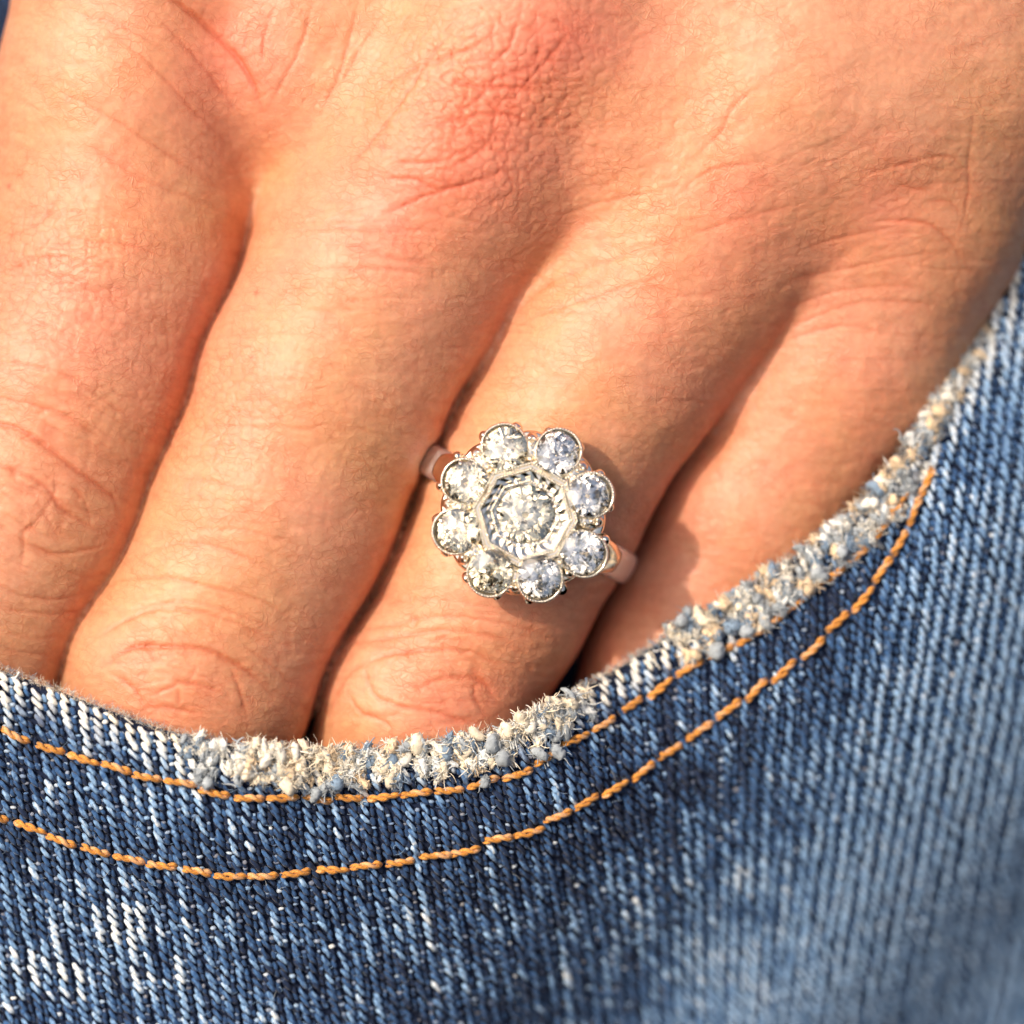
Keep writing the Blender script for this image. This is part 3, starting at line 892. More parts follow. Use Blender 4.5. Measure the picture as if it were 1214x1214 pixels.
V, Fc, ph = tubes(path, rad, k, 0.8, True, lambda p, q: 1 + 0.17 * np.cos(3 * p - 9 * q + tph[:, None, None]))
ch = np.sin(ph)[None, None, :]                                   # crest of the yarn is worn, its flanks keep the dye
gro = np.cos(3 * ph[None, None, :] - 9 * np.linspace(0, 1, m)[None, :, None] + tph[:, None, None])
wl = wv[:, None, None] + 0.22 * (ch - .72) + 0.07 * gro - 0.13 * np.abs(t)[None, :, None] ** 3 + RNG.normal(0, .05, (nf, m, 1)) + RNG.normal(0, .045, (nf, m, k))
cr = cream[:, None, None] + 0 * wl
part('twill_yarn', jeans, V, Fc, DENIM, denim_col(wl.ravel(), cr.ravel()), stuff=True)


# the sunken warp floats between the columns keep their dark dye
gx_, gy_ = fx + 8.8, fy + rv * .5 + RNG.normal(0, 1.2, nf)
gd = samp(CD, gx_, gy_); gk = gd > 4
gx_, gy_, gd = gx_[gk], gy_[gk], gd[gk]; ng_ = len(gx_)
tg = np.linspace(-1, 1, 5)
ga_ = np.radians(60 + RNG.normal(0, 7, ng_))
gp = np.stack([gx_[:, None] + np.cos(ga_)[:, None] * tg * 5.6, gy_[:, None] + np.sin(ga_)[:, None] * tg * 5.6, samp(CZ, gx_, gy_)[:, None] - 2.6 - 1.5 * tg[None] ** 2 + RNG.uniform(-.8, .8, (ng_, 1))], -1)
V, Fc, ph = tubes(gp, 2.9 * np.sqrt(np.clip(1.05 - tg ** 4, .05, 1))[None] * RNG.uniform(.85, 1.15, (ng_, 1)), 6)
gw = np.repeat(np.clip(RNG.normal(.11, .10, ng_) + .45 * np.exp(-(gd / 30) ** 2) + .24 * smooth01(1180, 1480, gx_ + .42 * gy_), 0, 1), 30)  # same colour lift against the slope's shade at lower right
part('sunken_yarn', jeans, V, Fc, DENIM, denim_col(gw, gw * 0), stuff=True)

# weft dots
dx = fx + 8.8 + RNG.normal(0, 1.0, nf); dy = fy + 1.5 + RNG.normal(0, 1.4, nf)
sel = RNG.random(nf) < (0.50 - 0.3 * rr)
dx, dy = dx[sel], dy[sel]; dd = samp(CD, dx, dy); sel2 = dd > 3
dx, dy, dd = dx[sel2], dy[sel2], dd[sel2]; nd = len(dx)
dz = samp(CZ, dx, dy)
tt = np.linspace(-1, 1, 6)
dl_ = RNG.uniform(1.8, 4.4, nd)
dp = np.stack([dx[:, None] + tt * dl_[:, None], dy[:, None] + tt * RNG.normal(0, .6, (nd, 1)), dz[:, None] - 1.6 - 1.2 * tt ** 2 + RNG.uniform(-1.5, .6, (nd, 1))], -1)
dr = RNG.uniform(1.4, 3.0, nd)[:, None] * np.sqrt(np.clip(1.05 - tt ** 2, .05, 1))
V, Fc, ph = tubes(dp, dr, 7)
dw = np.clip(RNG.normal(.46, .2, nd) + .4 * np.exp(-(dd / 34) ** 2), .1, 1)
part('weft_yarn', jeans, V, Fc, DENIM, denim_col(np.repeat(dw, 42), np.repeat(RNG.uniform(0, .25, nd), 42)), stuff=True)

# ---- yarns on the cloth seen in the top left corner, behind the hand
bu = [(x + RNG.uniform(-2, 2), y + RNG.uniform(-2, 2)) for x in np.arange(-60, 60, 19) for y in np.arange(-60, 330, 12)]
bu = np.array(bu); nb = len(bu)
an = np.radians(56 + RNG.normal(0, 5, nb)); tq = np.linspace(-1, 1, 8)
bp = np.stack([bu[:, :1] + np.cos(an)[:, None] * tq * 10, bu[:, 1:] + np.sin(an)[:, None] * tq * 10], -1)
bz = back_z(bp[..., 0], bp[..., 1]) + 3 - 6 * np.abs(tq) ** 3
bp = np.concatenate([bp, bz[..., None]], -1)
V, Fc, ph = tubes(bp, np.full((nb, 8), 3.3) * np.sqrt(np.clip(1.05 - np.abs(tq) ** 3, .05, 1)), 7)
part('back_yarn', jeans, V, Fc, DENIM, denim_col(np.repeat(RNG.normal(.06, .2, nb), 56), np.zeros(nb * 56)), stuff=True)

# ---- topstitching: every stitch is its own twisted thread
def stitch_mesh(L, seed):
    r = np.random.default_rng(seed)
    m_, k_ = 22, 8
    tt = np.linspace(-1, 1, m_)
    x = tt * L / 2
    env = -11 * np.abs(tt) ** 5
    Vs, Fs, Cs, off = [], [], [], 0
    for j in range(2):
        a = tt * (L / 2) * 0.24 + j * np.pi + r.uniform(0, .5)
        wob = 0.5 * np.sin(tt * 3 + r.uniform(0, 6))
        p = np.stack([x, 2.2 * np.cos(a) + wob + 1.4 * r.normal() * (1 - tt * tt) * .4, 2.2 * np.sin(a) + env], -1)[None]
        rd = (2.6 + .4 * np.sin(tt * 9 + j))[None] * np.sqrt(np.clip(1.02 - tt ** 8 * .8, .1, 1))
        V, F, ph = tubes(p, rd, k_, 1, True, lambda P_, q: 1 + .06 * np.cos(4 * P_ + 30 * q))
        Vs.append(V); Fs += [f + off for f in F]; off += len(V)
        base = np.array([0.64, 0.265, 0.045]) * r.uniform(.85, 1.1)
        c = base[None] * (1 + .25 * (r.random((len(V), 1)) - .5)) * (1 + .28 * np.sin(np.repeat(ph[None], m_, 0).ravel() * 4 + np.repeat(tt, k_) * 24))[:, None]
        pale = (np.repeat(np.sin(tt * 2.3 + r.uniform(0, 6)), k_)[:, None] > .7) * .12
        Cs.append(np.clip(c + pale * np.array([.8, .9, .9]), 0, 1))
    V = np.vstack(Vs)
    me = mesh_from('stitch', V * S * np.array([1, 1, 1]), Fs, THREAD, np.vstack(Cs))
    return me
ST_ME = [stitch_mesh(36 + 2.5 * (i % 3), 100 + i) for i in range(9)]
R4 = Matrix(R3.tolist()).to_4x4()
ROOT_INV = Matrix.Translation(-Vector(jeans.location))
def place_stitches(curve, s0, s1, seed, skip=()):
    sg = np.hypot(*(curve[1:] - curve[:-1]).T); cs = np.concatenate([[0], np.cumsum(sg)])
    r = np.random.default_rng(seed)
    s = np.interp(s0, curve[:, 0], cs); e = np.interp(s1, curve[:, 0], cs); i = 0
    while s < e:
        L = r.uniform(36, 44)
        a = np.array([np.interp(s, cs, curve[:, c]) for c in (0, 1)]); b = np.array([np.interp(s + L * .9, cs, curve[:, c]) for c in (0, 1)])
        c = (a + b) / 2 + r.normal(0, 1.2, 2)
        za, zb, zc = [float(samp(CZ, np.array([q[0]]), np.array([q[1]]))[0]) for q in (a, b, c)]
        X = np.array([b[0] - a[0], -(b[1] - a[1]), zb - za]); X /= np.linalg.norm(X)
        tl = r.normal(0, .09)
        X = np.array([X[0] * math.cos(tl) - X[1] * math.sin(tl), X[0] * math.sin(tl) + X[1] * math.cos(tl), X[2]])
        # cloth normal across the seam
        q = np.array([X[1], -X[0]]) / max(1e-6, math.hypot(X[0], X[1]))
        Zv = np.array([0, 0, 1.0]); Zv -= X * (Zv @ X); Zv /= np.linalg.norm(Zv)
        Yv = np.cross(Zv, X)
        M = Matrix([[X[0], Yv[0], Zv[0], 0], [X[1], Yv[1], Zv[1], 0], [X[2], Yv[2], Zv[2], 0], [0, 0, 0, 1]])
        wloc = W(np.array([c[0], c[1], zc + 7.5]))
        o = link('stitch', ST_ME[(i * 5 + seed) % 9], jeans)
        o.matrix_basis = ROOT_INV @ Matrix.Translation(Vector(wloc)) @ R4 @ M
        s += L + r.uniform(-2, 2.5); i += 1
place_stitches(ST1, -60, 1075, 3)
place_stitches(ST2, -60, 1100, 4)

# ---- frayed edge: fluffy lumps of broken yarn, curled yarn ends and loose fibres
GREY = np.array([0.36, 0.40, 0.43]); TAN = np.array([0.72, 0.55, 0.36]); OFFW = np.array([0.80, 0.76, 0.66]); BLUEG = np.array([0.20, 0.28, 0.38])
PALS = [CREAM, OFFW, GREY, BLUEG, TAN, WHITE * .95]
lumps = []   # x, y, length, radius, angle, colour
def hem_pt(x, d):
    s = np.interp(x, HEM[:, 0], HS)
    return np.array([np.interp(s, HS, HEM[:, 0]) + np.interp(s, HS, hnor[:, 0]) * d, np.interp(s, HS, HEM[:, 1]) + np.interp(s, HS, hnor[:, 1]) * d]), s
def nangle(s): return math.atan2(np.interp(s, HS, hnor[:, 1]), np.interp(s, HS, hnor[:, 0]))
for x0, x1, n_, pal in [(218, 300, 26, (3, 2, 1, 5)), (290, 420, 80, (0, 1, 1, 0, 4, 2)), (400, 560, 74, (0, 1, 1, 4, 2, 3, 5)), (550, 690, 66, (2, 0, 3, 2, 1, 0, 5)),
                        (795, 880, 44, (0, 2, 1, 4, 3)), (870, 1010, 80, (2, 3, 1, 5, 4, 2)), (1000, 1170, 100, (3, 2, 5, 1, 4, 2))]:
    for _ in range(n_):
        x = random.uniform(x0, x1); wide = 40 if x < 700 else 46
        if x > 1080: wide = 24
        p, s = hem_pt(x, random.uniform(-3, wide))
        lumps.append((p[0], p[1], random.uniform(11, 25), random.uniform(2.8, 6.0), nangle(s) + random.gauss(0, .55), PALS[random.choice(pal)]))
for x, y, L, r, c in [(345, 928, 22, 9.5, 0), (335, 905, 24, 9, 0), (318, 898, 20, 7, 1), (300, 903, 15, 6, 4), (375, 940, 18, 9, 2), (388, 930, 20, 9, 2), (400, 925, 20, 8, 3), (362, 912, 22, 7, 0), (420, 928, 30, 5, 2),
                      (428, 945, 14, 4, 2), (352, 890, 26, 7, 1), (305, 880, 20, 6, 0), (265, 885, 24, 5, 1), (455, 905, 20, 8, 0), (497, 880, 22, 9, 0), (480, 885, 18, 8, 2), (520, 888, 30, 5, 1), (545, 893, 24, 5, 0),
                      (240, 915, 20, 6, 2), (250, 925, 14, 7, 2), (620, 852, 22, 8, 0), (600, 865, 20, 8, 0), (585, 880, 22, 8, 2), (598, 897, 18, 9, 2), (640, 893, 22, 9, 2), (662, 890, 20, 9, 2), (575, 925, 16, 7, 2), (610, 875, 30, 5, 5),
                      (630, 862, 16, 7, 1), (560, 905, 22, 6, 1), (818, 728, 16, 8, 2), (808, 738, 14, 8, 2), (838, 733, 24, 9, 0), (862, 715, 20, 8, 4), (850, 772, 18, 10, 2), (853, 755, 14, 7, 3), (888, 748, 18, 9, 2), (872, 742, 16, 8, 3),
                      (910, 735, 26, 9, 2), (925, 722, 26, 9, 2), (948, 708, 26, 9, 2), (962, 695, 20, 9, 4), (975, 680, 20, 8, 2), (1000, 655, 16, 7, 2), (1030, 640, 18, 7, 3), (1068, 550, 16, 9, 4), (1112, 502, 22, 11, 4), (1120, 488, 18, 9, 4),
                      (1050, 570, 20, 8, 1), (1085, 520, 18, 8, 5), (1130, 470, 20, 7, 1), (1036, 598, 18, 7, 1)]:
    _, s = hem_pt(x, 0)
    lumps.append((x, y, L, r, nangle(s) + random.gauss(0, .5), PALS[c]))
nl = len(lumps)
lx, ly, lL, lr, la = [np.array([q[i] for q in lumps], float) for i in range(5)]
lc = np.array([q[5] for q in lumps])
lr = lr * np.where(lx > 1090, .8, 1)
m = 9
t = np.linspace(-1, 1, m)
cv = RNG.normal(0, .35, nl)
px = lx[:, None] + np.cos(la)[:, None] * t * lL[:, None] * .5 - np.sin(la)[:, None] * cv[:, None] * lL[:, None] * (t * t - .5) * .5
py = ly[:, None] + np.sin(la)[:, None] * t * lL[:, None] * .5 + np.cos(la)[:, None] * cv[:, None] * lL[:, None] * (t * t - .5) * .5
ldd = samp(CD, lx, ly)
lz = samp(CZ, lx + 3 * (ldd < 12) * np.interp(samp(CS, lx, ly), HS, hnor[:, 0]) * 4, ly + (ldd < 12) * np.interp(samp(CS, lx, ly), HS, hnor[:, 1]) * 12)
pz = lz[:, None] + lr[:, None] * RNG.uniform(.4, 1.5, (nl, 1)) - 2.5 * t * t
path = np.stack([px, py, pz], -1)
lumpn = 1 + .22 * RNG.normal(0, 1, (nl, m)).cumsum(1) * .5
rad = lr[:, None] * .82 * np.sqrt(np.clip(1.03 - np.abs(t) ** 2.6, .06, 1)) * np.clip(lumpn, .7, 1.35)
V, Fc, ph = tubes(path, rad, 11)
V = V + RNG.normal(0, .75, V.shape)
cc = np.repeat(lc, m * 11, 0) * RNG.uniform(.75, 1.12, (nl, 1)).repeat(m * 11, 0)
part('frayed_tuft', jeans, V, Fc, FUZZ, np.clip(cc, 0, 1) * (1 + .12 * RNG.normal(0, 1, (len(V), 1))).clip(.6, 1.3), stuff=True)

def fibres(ox, oy, oz, dirs, L, r, col, curl, m=7, k=3):
    n = len(ox)
    d = dirs / np.linalg.norm(dirs, axis=1)[:, None]
    P = np.zeros((n, m, 3)); P[:, 0] = np.stack([ox, oy, oz], 1)
    dv = RNG.normal(0, 1, (n, 3)) * curl[:, None]
    for i in range(1, m):
        dv = dv * .8 + RNG.normal(0, 1, (n, 3)) * curl[:, None] * .5
        d = d + dv; d /= np.linalg.norm(d, axis=1)[:, None]
        P[:, i] = P[:, i - 1] + d * (L / (m - 1))[:, None]
    rr_ = r[:, None] * np.linspace(1, .2, m)[None] ** .6
    V, F, _ = tubes(P, rr_, k, cap=False)
    return V, F, np.repeat(col, m * k, 0)
# each lump is a knot of broken strands
ii = np.repeat(np.arange(nl), 14); n_ = len(ii)
aa = la[ii] + RNG.normal(0, .30, n_) + np.pi * (RNG.random(n_) < .5)
dirs = np.stack([np.cos(aa), np.sin(aa), RNG.normal(.05, .22, n_)], 1)
offx, offy = RNG.normal(0, .42, n_) * lr[ii], RNG.normal(0, .42, n_) * lr[ii]
V, F, cc = fibres(lx[ii] + offx - dirs[:, 0] * lL[ii] * .3, ly[ii] + offy - dirs[:, 1] * lL[ii] * .3, lz[ii] + lr[ii] * RNG.uniform(.2, 1.25, n_), dirs,
                  lL[ii] * RNG.uniform(.6, 1.15, n_), RNG.uniform(.6, 1.3, n_), np.clip(lc[ii] * RNG.uniform(.8, 1.15, (n_, 1)), 0, 1), np.full(n_, .30), 8, 4)
part('frayed_strand', jeans, V, F, FUZZ, cc, stuff=True)
# fuzz around the lumps
K = 14
ii = np.repeat(np.arange(nl), K); n_ = len(ii)
th_ = RNG.uniform(0, 6.28, n_); el = RNG.uniform(-.1, 1, n_); tp = RNG.uniform(-.5, .5, n_)
dirs = np.stack([np.cos(th_) * np.sqrt(1 - el * el * .9), np.sin(th_) * np.sqrt(1 - el * el * .9), el * .6], 1)
ox = lx[ii] + np.cos(la[ii]) * tp * lL[ii] + dirs[:, 0] * lr[ii] * .5
oy = ly[ii] + np.sin(la[ii]) * tp * lL[ii] + dirs[:, 1] * lr[ii] * .5
oz = lz[ii] + lr[ii] * (.7 + .5 * el)
V, F, cc = fibres(ox, oy, oz, dirs, RNG.uniform(2, 4.5, n_), RNG.uniform(.2, .32, n_), np.clip(lc[ii] * RNG.uniform(.8, 1.2, (n_, 1)), 0, 1), np.full(n_, .5), 5)
part('tuft_fibre', jeans, V, F, FUZZ, cc, stuff=True)
# yarn ends standing across the worn edge, and short fluff along all of the hem
n_ = 150
s_ = RNG.uniform(np.interp(-40, HEM[:, 0], HS), np.interp(1185, HEM[:, 0], HS), n_)
d_ = RNG.uniform(-3, 26, n_)
fz_ = frz(s_)
keep = RNG.random(n_) < .35 + .65 * fz_
s_, d_, fz_ = s_[keep], d_[keep], fz_[keep]; n_ = len(s_)
hx, hy = np.interp(s_, HS, HEM[:, 0]), np.interp(s_, HS, HEM[:, 1]); hnx, hny = np.interp(s_, HS, hnor[:, 0]), np.interp(s_, HS, hnor[:, 1])
ox, oy = hx + hnx * d_, hy + hny * d_
aa = np.radians(RNG.normal(58, 24, n_)) + np.where(RNG.random(n_) < .3, np.pi, 0)
dirs = np.stack([np.cos(aa), np.sin(aa), RNG.uniform(0, .5, n_)], 1)
zz = samp(CZ, hx + hnx * np.maximum(d_, 8), hy + hny * np.maximum(d_, 8))
cl = np.array([OFFW, CREAM, WHITE, GREY, BLUEG])[RNG.integers(0, 5, n_)]
V, F, cc = fibres(ox - dirs[:, 0] * 6, oy - dirs[:, 1] * 6, zz + 1, dirs, RNG.uniform(10, 24, n_), RNG.uniform(1.0, 2.3, n_), cl, np.full(n_, .16), 9)
part('yarn_end', jeans, V, F, FUZZ, cc, stuff=True)
n_ = 4200
s_ = RNG.uniform(np.interp(-40, HEM[:, 0], HS), np.interp(1190, HEM[:, 0], HS), n_)
fz_ = frz(s_)
d_ = RNG.uniform(-1, 1, n_) * 4 + RNG.uniform(0, 40, n_) * fz_ * RNG.random(n_)
hx, hy = np.interp(s_, HS, HEM[:, 0]), np.interp(s_, HS, HEM[:, 1]); hnx, hny = np.interp(s_, HS, hnor[:, 0]), np.interp(s_, HS, hnor[:, 1])
ox, oy = hx + hnx * d_, hy + hny * d_
dirs = np.stack([-hnx * (d_ < 8) + RNG.normal(0, .8, n_), -hny * (d_ < 8) + RNG.normal(0, .8, n_), RNG.uniform(-.2, .7, n_)], 1)
zz = samp(CZ, hx + hnx * np.maximum(d_, 5), hy + hny * np.maximum(d_, 5))
cl = np.array([OFFW, CREAM, GREY, TAN, BLUEG])[RNG.integers(0, 5, n_)]
V, F, cc = fibres(ox, oy, zz, dirs, RNG.uniform(4, 11, n_) * (1 + .7 * fz_), RNG.uniform(.2, .4, n_), cl, np.full(n_, .55), 6)
part('edge_fluff', jeans, V, F, FUZZ, cc, stuff=True)
n_ = 1900
ox, oy = RNG.uniform(-20, 1230, n_), RNG.uniform(300, 1230, n_)
dd = samp(CD, ox, oy); k_ = dd > 12; ox, oy = ox[k_], oy[k_]; n_ = len(ox)
dirs = np.stack([RNG.normal(0, 1, n_), RNG.normal(0, 1, n_), RNG.uniform(0, .25, n_)], 1)
V, F, cc = fibres(ox, oy, samp(CZ, ox, oy) + 4.0, dirs, RNG.uniform(5, 16, n_), RNG.uniform(.2, .36, n_), np.array([PALE, BLUEG, GREY, MIDB])[RNG.integers(0, 4, n_)], np.full(n_, .4), 6)
part('surface_fibre', jeans, V, F, FUZZ, cc, stuff=True)

# ================================================================== THE RING
RC = np.array([620.0, 608.0]); RZ = 194.0
RAT = (RC[0], RC[1], 137)
ring = thing('ring', 'white gold flower cluster ring with nine old cut diamonds, worn on the third finger', 'ring', RAT)
E1 = np.array([0.875, 0.485, 0.0]); E2 = np.array([-0.485, 0.875, 0.0])

def lathe(cx, cy, cz, prof, n=48, tilt=None, rfun=None, cap=False, ph0=0.0):
    ph = np.linspace(0, 2 * np.pi, n, endpoint=False) + ph0
    m = len(prof)
    V = np.zeros((m, n, 3))
    for i, (r, z) in enumerate(prof):
        rr_ = r * (rfun(ph) if rfun else 1)
        V[i, :, 0] = rr_ * np.cos(ph); V[i, :, 1] = rr_ * np.sin(ph); V[i, :, 2] = z
    V = V.reshape(-1, 3)
    I = np.arange(m * n).reshape(m, n)
    Q = np.stack([I[:-1], np.roll(I, -1, 1)[:-1], np.roll(I, -1, 1)[1:], I[1:]], -1).reshape(-1, 4)
    F = [Q]
    if cap: F.append([list(map(int, I[-1, ::-1]))]); F.append([list(map(int, I[0]))])
    return V, F

def place(V, c, tx=0.0, ty=0.0):
    """tilt about x/y axes (small angles) and move"""
    V = V.copy()
    x, y, z = V.T
    V = np.stack([x + ty * z, y + tx * z, z - ty * x - tx * y], 1)
    return V + np.array(c)

# old european cut: octagonal table, high crown, deep pavilion, open culet
def diamond_pts(r, oval=1.0, rot=0.0):
    P = []
    for k_ in range(8):
        a = rot + math.radians(22.5 + 45 * k_); P.append((r * .50 * math.cos(a), r * .50 * math.sin(a), r * .36))
        a = rot + math.radians(45 * k_); P.append((r * .745 * math.cos(a), r * .745 * math.sin(a), r * .245))
        P.append((r * .52 * math.cos(a), r * .52 * math.sin(a), -r * .50))
        a = rot + math.radians(22.5 + 45 * k_); P.append((r * .10 * math.cos(a), r * .10 * math.sin(a), -r * .82)); P.append((r * .30 * math.cos(a), r * .30 * math.sin(a), -r * .695))
    for k_ in range(16):
        a = rot + math.radians(22.5 * k_)
        P.append((r * math.cos(a), r * math.sin(a), r * .035)); P.append((r * math.cos(a), r * math.sin(a), -r * .035))
    P = np.array(P); P[:, 0] *= oval
    return P
def diamond(name, parent_obj, c, r, oval=1.0, rot=0.0, tx=0, ty=0, label=None, mat=None):
    P = diamond_pts(r, oval, rot)
    P += RNG.normal(0, r * .012, P.shape)
    bm = bmesh.new()
    Wp = W(place(P, c, tx, ty)) - np.array(ring.location)
    for p in Wp * 1000: bm.verts.new(p)
    bmesh.ops.convex_hull(bm, input=bm.verts)
    bmesh.ops.recalc_face_normals(bm, faces=bm.faces)
    for v in bm.verts: v.co /= 1000
    me = bpy.data.meshes.new(name); bm.to_mesh(me); bm.free()
    me.materials.append(mat or DIAMOND)
    o = link(name, me, parent_obj)
    if label: o['label'] = label
    return o

def beads(pts, r):
    bm = bmesh.new(); bmesh.ops.create_icosphere(bm, subdivisions=1, radius=1.0)
    bv = np.array([v.co[:] for v in bm.verts]); bf = np.array([[v.index for v in f.verts] for f in bm.faces]); bm.free()
    pts = np.asarray(pts)
    rr_ = r * RNG.uniform(.85, 1.15, (len(pts), 1, 1))
    V = (pts[:, None, :] + bv[None] * rr_).reshape(-1, 3)
    F = (bf[None] + np.arange(len(pts))[:, None, None] * len(bv)).reshape(-1, 3)
    return V, [F]

# band: a flat half-round hoop round the finger
def hoop(name, half, thick, a0, a1, r0, n=120, closed=False, parent_obj=None, taper=0.0, mat=GOLD_BAND):
    A = np.linspace(a0, a1, n)
    ctr = np.array([RC[0], RC[1] - 2, 4.0])
    sec = [(-1, 0), (-1.0, .45), (-.82, .88), (-.4, 1.0), (0, 1.04), (.4, 1.0), (.82, .88), (1.0, .45), (1, 0), (.5, -.05), (0, -.08), (-.5, -.05)]
    V = []
    for a in A:
        rad_ = np.sin(a) * E1 + np.cos(a) * np.array([0, 0, 1.0])
        e = 1 - taper * (abs(a - (a0 + a1) / 2) / ((a1 - a0) / 2)) ** 4
        hw_ = half * (1.0 if closed else e)
        if closed: hw_ = half * (1 - .22 * (1 - math.cos(a)) / 2)
        for u, v in sec: V.append(ctr + rad_ * (r0 + v * thick) + E2 * u * hw_)
    V = np.array(V); k_ = len(sec)
    I = np.arange(n * k_).reshape(n, k_)
    q = np.stack([I[:-1], I[1:], np.roll(I, -1, 1)[1:], np.roll(I, -1, 1)[:-1]], -1).reshape(-1, 4)
    F = [q]
    if closed:
        F.append(np.stack([I[-1], I[0], np.roll(I[0], -1), np.roll(I[-1], -1)], -1))
    else:
        F.append([list(map(int, I[0])), list(map(int, I[-1, ::-1]))])
    o = part(name, ring, V, F, mat, parent=parent_obj)
    return o
hoop('band', 21, 11, 0, 2 * math.pi * (1 - 1 / 180), 140, 180, True)
for a in (-1, 1):
    a0, a1 = (math.radians(24), math.radians(57)) if a > 0 else (math.radians(-50), math.radians(-24))
    hoop('shoulder', 22, 15.5, a0, a1, 139.5, 24, False, None, .35, GOLD)

# gallery: scalloped cup under the cluster
lob = lambda ph: 1 + .05 * np.abs(np.cos(8 * (ph - math.radians(29.5)) / 1)) ** .6
V, F = lathe(0, 0, 0, [(52, -60), (66, -57), (80, -46), (88, -36), (93, -31), (90, -28), (80, -30), (60, -34), (46, -37), (44, -48), (52, -60)], 192, rfun=lob)
part('gallery', ring, place(V, (RC[0], RC[1], RZ)), F, GOLD)
for i in range(16):
    a = math.radians(29.5 + 11.25 + 22.5 * i)
    tt = np.linspace(0, 1, 9)
    rr_ = 103 - 20 * tt ** 1.3; z = RZ - 12 - 42 * tt
    p = np.stack([RC[0] + rr_ * math.cos(a), RC[1] + rr_ * math.sin(a), z], 1)[None]
    rd = (8.5 * np.sqrt(np.clip(1.05 - (1 - tt) ** 6, .05, 1)) * (1 - .35 * tt))[None]
    V, F, _ = tubes(p, rd, 12)
    part('prong', ring, V, F, GOLD)

# eight petals, each a collet with its own diamond and a beaded rim
PET0 = [(598, 530), (662, 535.5), (700, 587), (692.5, 657), (640, 686), (581, 680), (540, 630), (551, 571)]
PET = [(RC[0] + (a_ - RC[0]) * .955, RC[1] + (b_ - RC[1]) * .955) for a_, b_ in PET0]
for i, (cx, cy) in enumerate(PET):
    dx_, dy_ = cx - RC[0], cy - RC[1]; L_ = math.hypot(dx_, dy_); dx_ /= L_; dy_ /= L_
    tx, ty = dy_ * .16, dx_ * .16
    c = (cx, cy, RZ - 3)
    a0 = math.atan2(dy_, dx_)
    # the rim draws to a blunt point towards the octagon and bulges outwards
    rf = lambda ph, a0=a0: 1 + .05 * np.cos(ph - a0) + .05 * np.cos(2 * (ph - a0)) - .02 * np.cos(3 * (ph - a0))
    prof = [(12, -33), (17, -34), (23, -30), (26, -16), (28.5, -6), (29.6, -1), (29.3, 1.0), (28.2, 2.2), (26.4, 2.0), (25.4, 0.2), (24.4, -2.5), (20, -8), (14, -20), (11, -26), (12, -33)]
    V, F = lathe(0, 0, 0, prof, 56, rfun=rf)
    pet = part('petal_setting', ring, place(V, c, tx, ty), F, GOLD)
    diamond('diamond', pet, (cx, cy, RZ + 0.8), 25.6 * (1.03 if i in (0, 6) else 1), RNG.uniform(.95, 1.04), RNG.uniform(0, .7), tx + RNG.normal(0, .05), ty + RNG.normal(0, .05), None, GOLD_REFLECT_DIAMOND if i in (0, 5, 6, 7) else DIAMOND)
    ph = np.arange(0, 2 * np.pi, 2 * math.pi / 52)
    rr_ = 27.4 * rf(ph)
    B = np.stack([rr_ * np.cos(ph), rr_ * np.sin(ph), np.full(len(ph), 2.5)], 1)
    V, F = beads(place(B, c, tx, ty), 1.7)
    part('milgrain', ring, V, F, GOLD, stuff=True, parent=pet)
    # small claws pinching the stone
    for j in range(4):
        a = a0 + math.radians(45 + 90 * j)
        p0 = np.array([[26 * math.cos(a), 26 * math.sin(a), 0], [24.5 * math.cos(a), 24.5 * math.sin(a), 4.2], [20.5 * math.cos(a), 20.5 * math.sin(a), 5.2], [17.5 * math.cos(a), 17.5 * math.sin(a), 4.6]])
        V, F, _ = tubes(place(p0, c, tx, ty)[None], np.array([[2.4, 2.6, 2.3, 1.4]]), 8)
        part('claw', ring, V, F, GOLD, parent=pet)

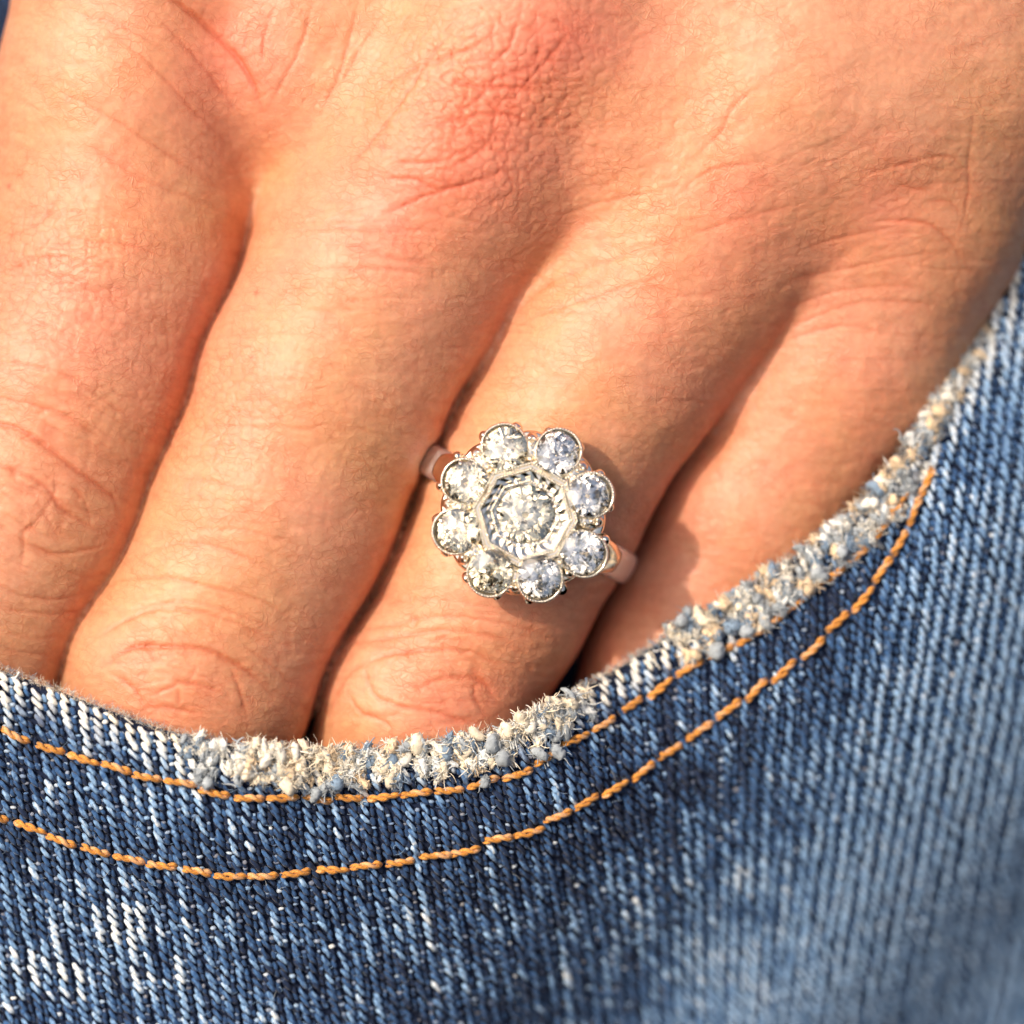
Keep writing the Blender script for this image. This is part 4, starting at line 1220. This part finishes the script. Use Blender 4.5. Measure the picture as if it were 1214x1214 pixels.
# octagonal centre: stepped, beaded plate sloping in to the large stone
def octo(prof, ph0=math.radians(7)):
    sub = 6
    ph = ph0 + np.arange(8) * math.pi / 4
    V = []
    for r, z in prof:
        cs = np.stack([r * np.cos(ph), r * np.sin(ph)], 1)
        for k_ in range(8):
            for q in range(sub):
                V.append((*(cs[k_] + (cs[(k_ + 1) % 8] - cs[k_]) * q / sub), z + (.9 * (-1) ** q if 45 < r < 50 else 0)))
    V = np.array(V); n = 8 * sub; m = len(prof)
    I = np.arange(m * n).reshape(m, n)
    Q = np.stack([I[:-1], np.roll(I, -1, 1)[:-1], np.roll(I, -1, 1)[1:], I[1:]], -1).reshape(-1, 4)
    return V, [Q]
CO = (623.0, 610.0, RZ + 3)
V, F = octo([(40, -22), (60, -20), (64, -6), (64, .5), (62, 2.5), (60, 2.5), (58.5, .2), (56.5, .2), (55, 2.6), (53, 2.6), (51.5, 1.4), (46, -.4), (45.4, .1), (34.5, -1.8), (32, -9), (29, -24), (40, -22)])
cen = part('centre_setting', ring, place(V, CO), F, GOLD, smooth=False)
diamond('diamond', cen, (CO[0], CO[1], CO[2] - 1.5), 35.5, .97, .2, .03, -.04, 'largest diamond, in the octagonal centre', GOLD_REFLECT_DIAMOND)
for rad_, dz_, nb_ in ((61, 3.2, 14), (54, 3.3, 13), (40, -.3, 10)):
    ph = math.radians(7) + np.arange(8) * math.pi / 4
    cs = np.stack([rad_ * np.cos(ph), rad_ * np.sin(ph)], 1)
    B = [(*(cs[k_] + (cs[(k_ + 1) % 8] - cs[k_]) * (q / nb_)), dz_) for k_ in range(8) for q in range(nb_)]
    V, F = beads(place(np.array(B), CO), 1.9)
    part('milgrain', ring, V, F, GOLD, stuff=True, parent=cen)
for k_ in range(8):
    a = math.radians(29.5 + 45 * k_)
    p0 = np.array([[43 * math.cos(a), 43 * math.sin(a), -4], [39 * math.cos(a), 39 * math.sin(a), 0.5], [33 * math.cos(a), 33 * math.sin(a), 2]])
    V, F, _ = tubes(place(p0, CO)[None], np.array([[2.6, 2.8, 1.6]]), 8)
    part('claw', ring, V, F, GOLD, parent=cen)
# little leaves of metal bridging petals and octagon
for k_ in range(8):
    a = math.radians(7 + 45 * k_)
    tt = np.linspace(0, 1, 7); r_ = 58 + 37 * tt
    p = np.stack([RC[0] + r_ * math.cos(a), RC[1] + r_ * math.sin(a), RZ - 7 - 7 * tt ** 2], 1)[None]
    V, F, _ = tubes(p, (3 + 8 * np.sin(tt * 3.0))[None], 10, .6)
    part('leaf_bridge', ring, V, F, GOLD)
# small grain-set shot filling the corners between petals and octagon
for k_ in range(8):
    a = math.radians(7 + 45 * k_)
    B = [(RC[0] + r * math.cos(a + o_), RC[1] + r * math.sin(a + o_), RZ - 2.5) for r, o_ in ((68, 0), (74, .05), (74, -.05), (81, 0), (88, 0.03), (88, -.03))]
    V, F = beads(np.array(B), 3.0)
    part('bead_cluster', ring, V, F, GOLD, stuff=True)
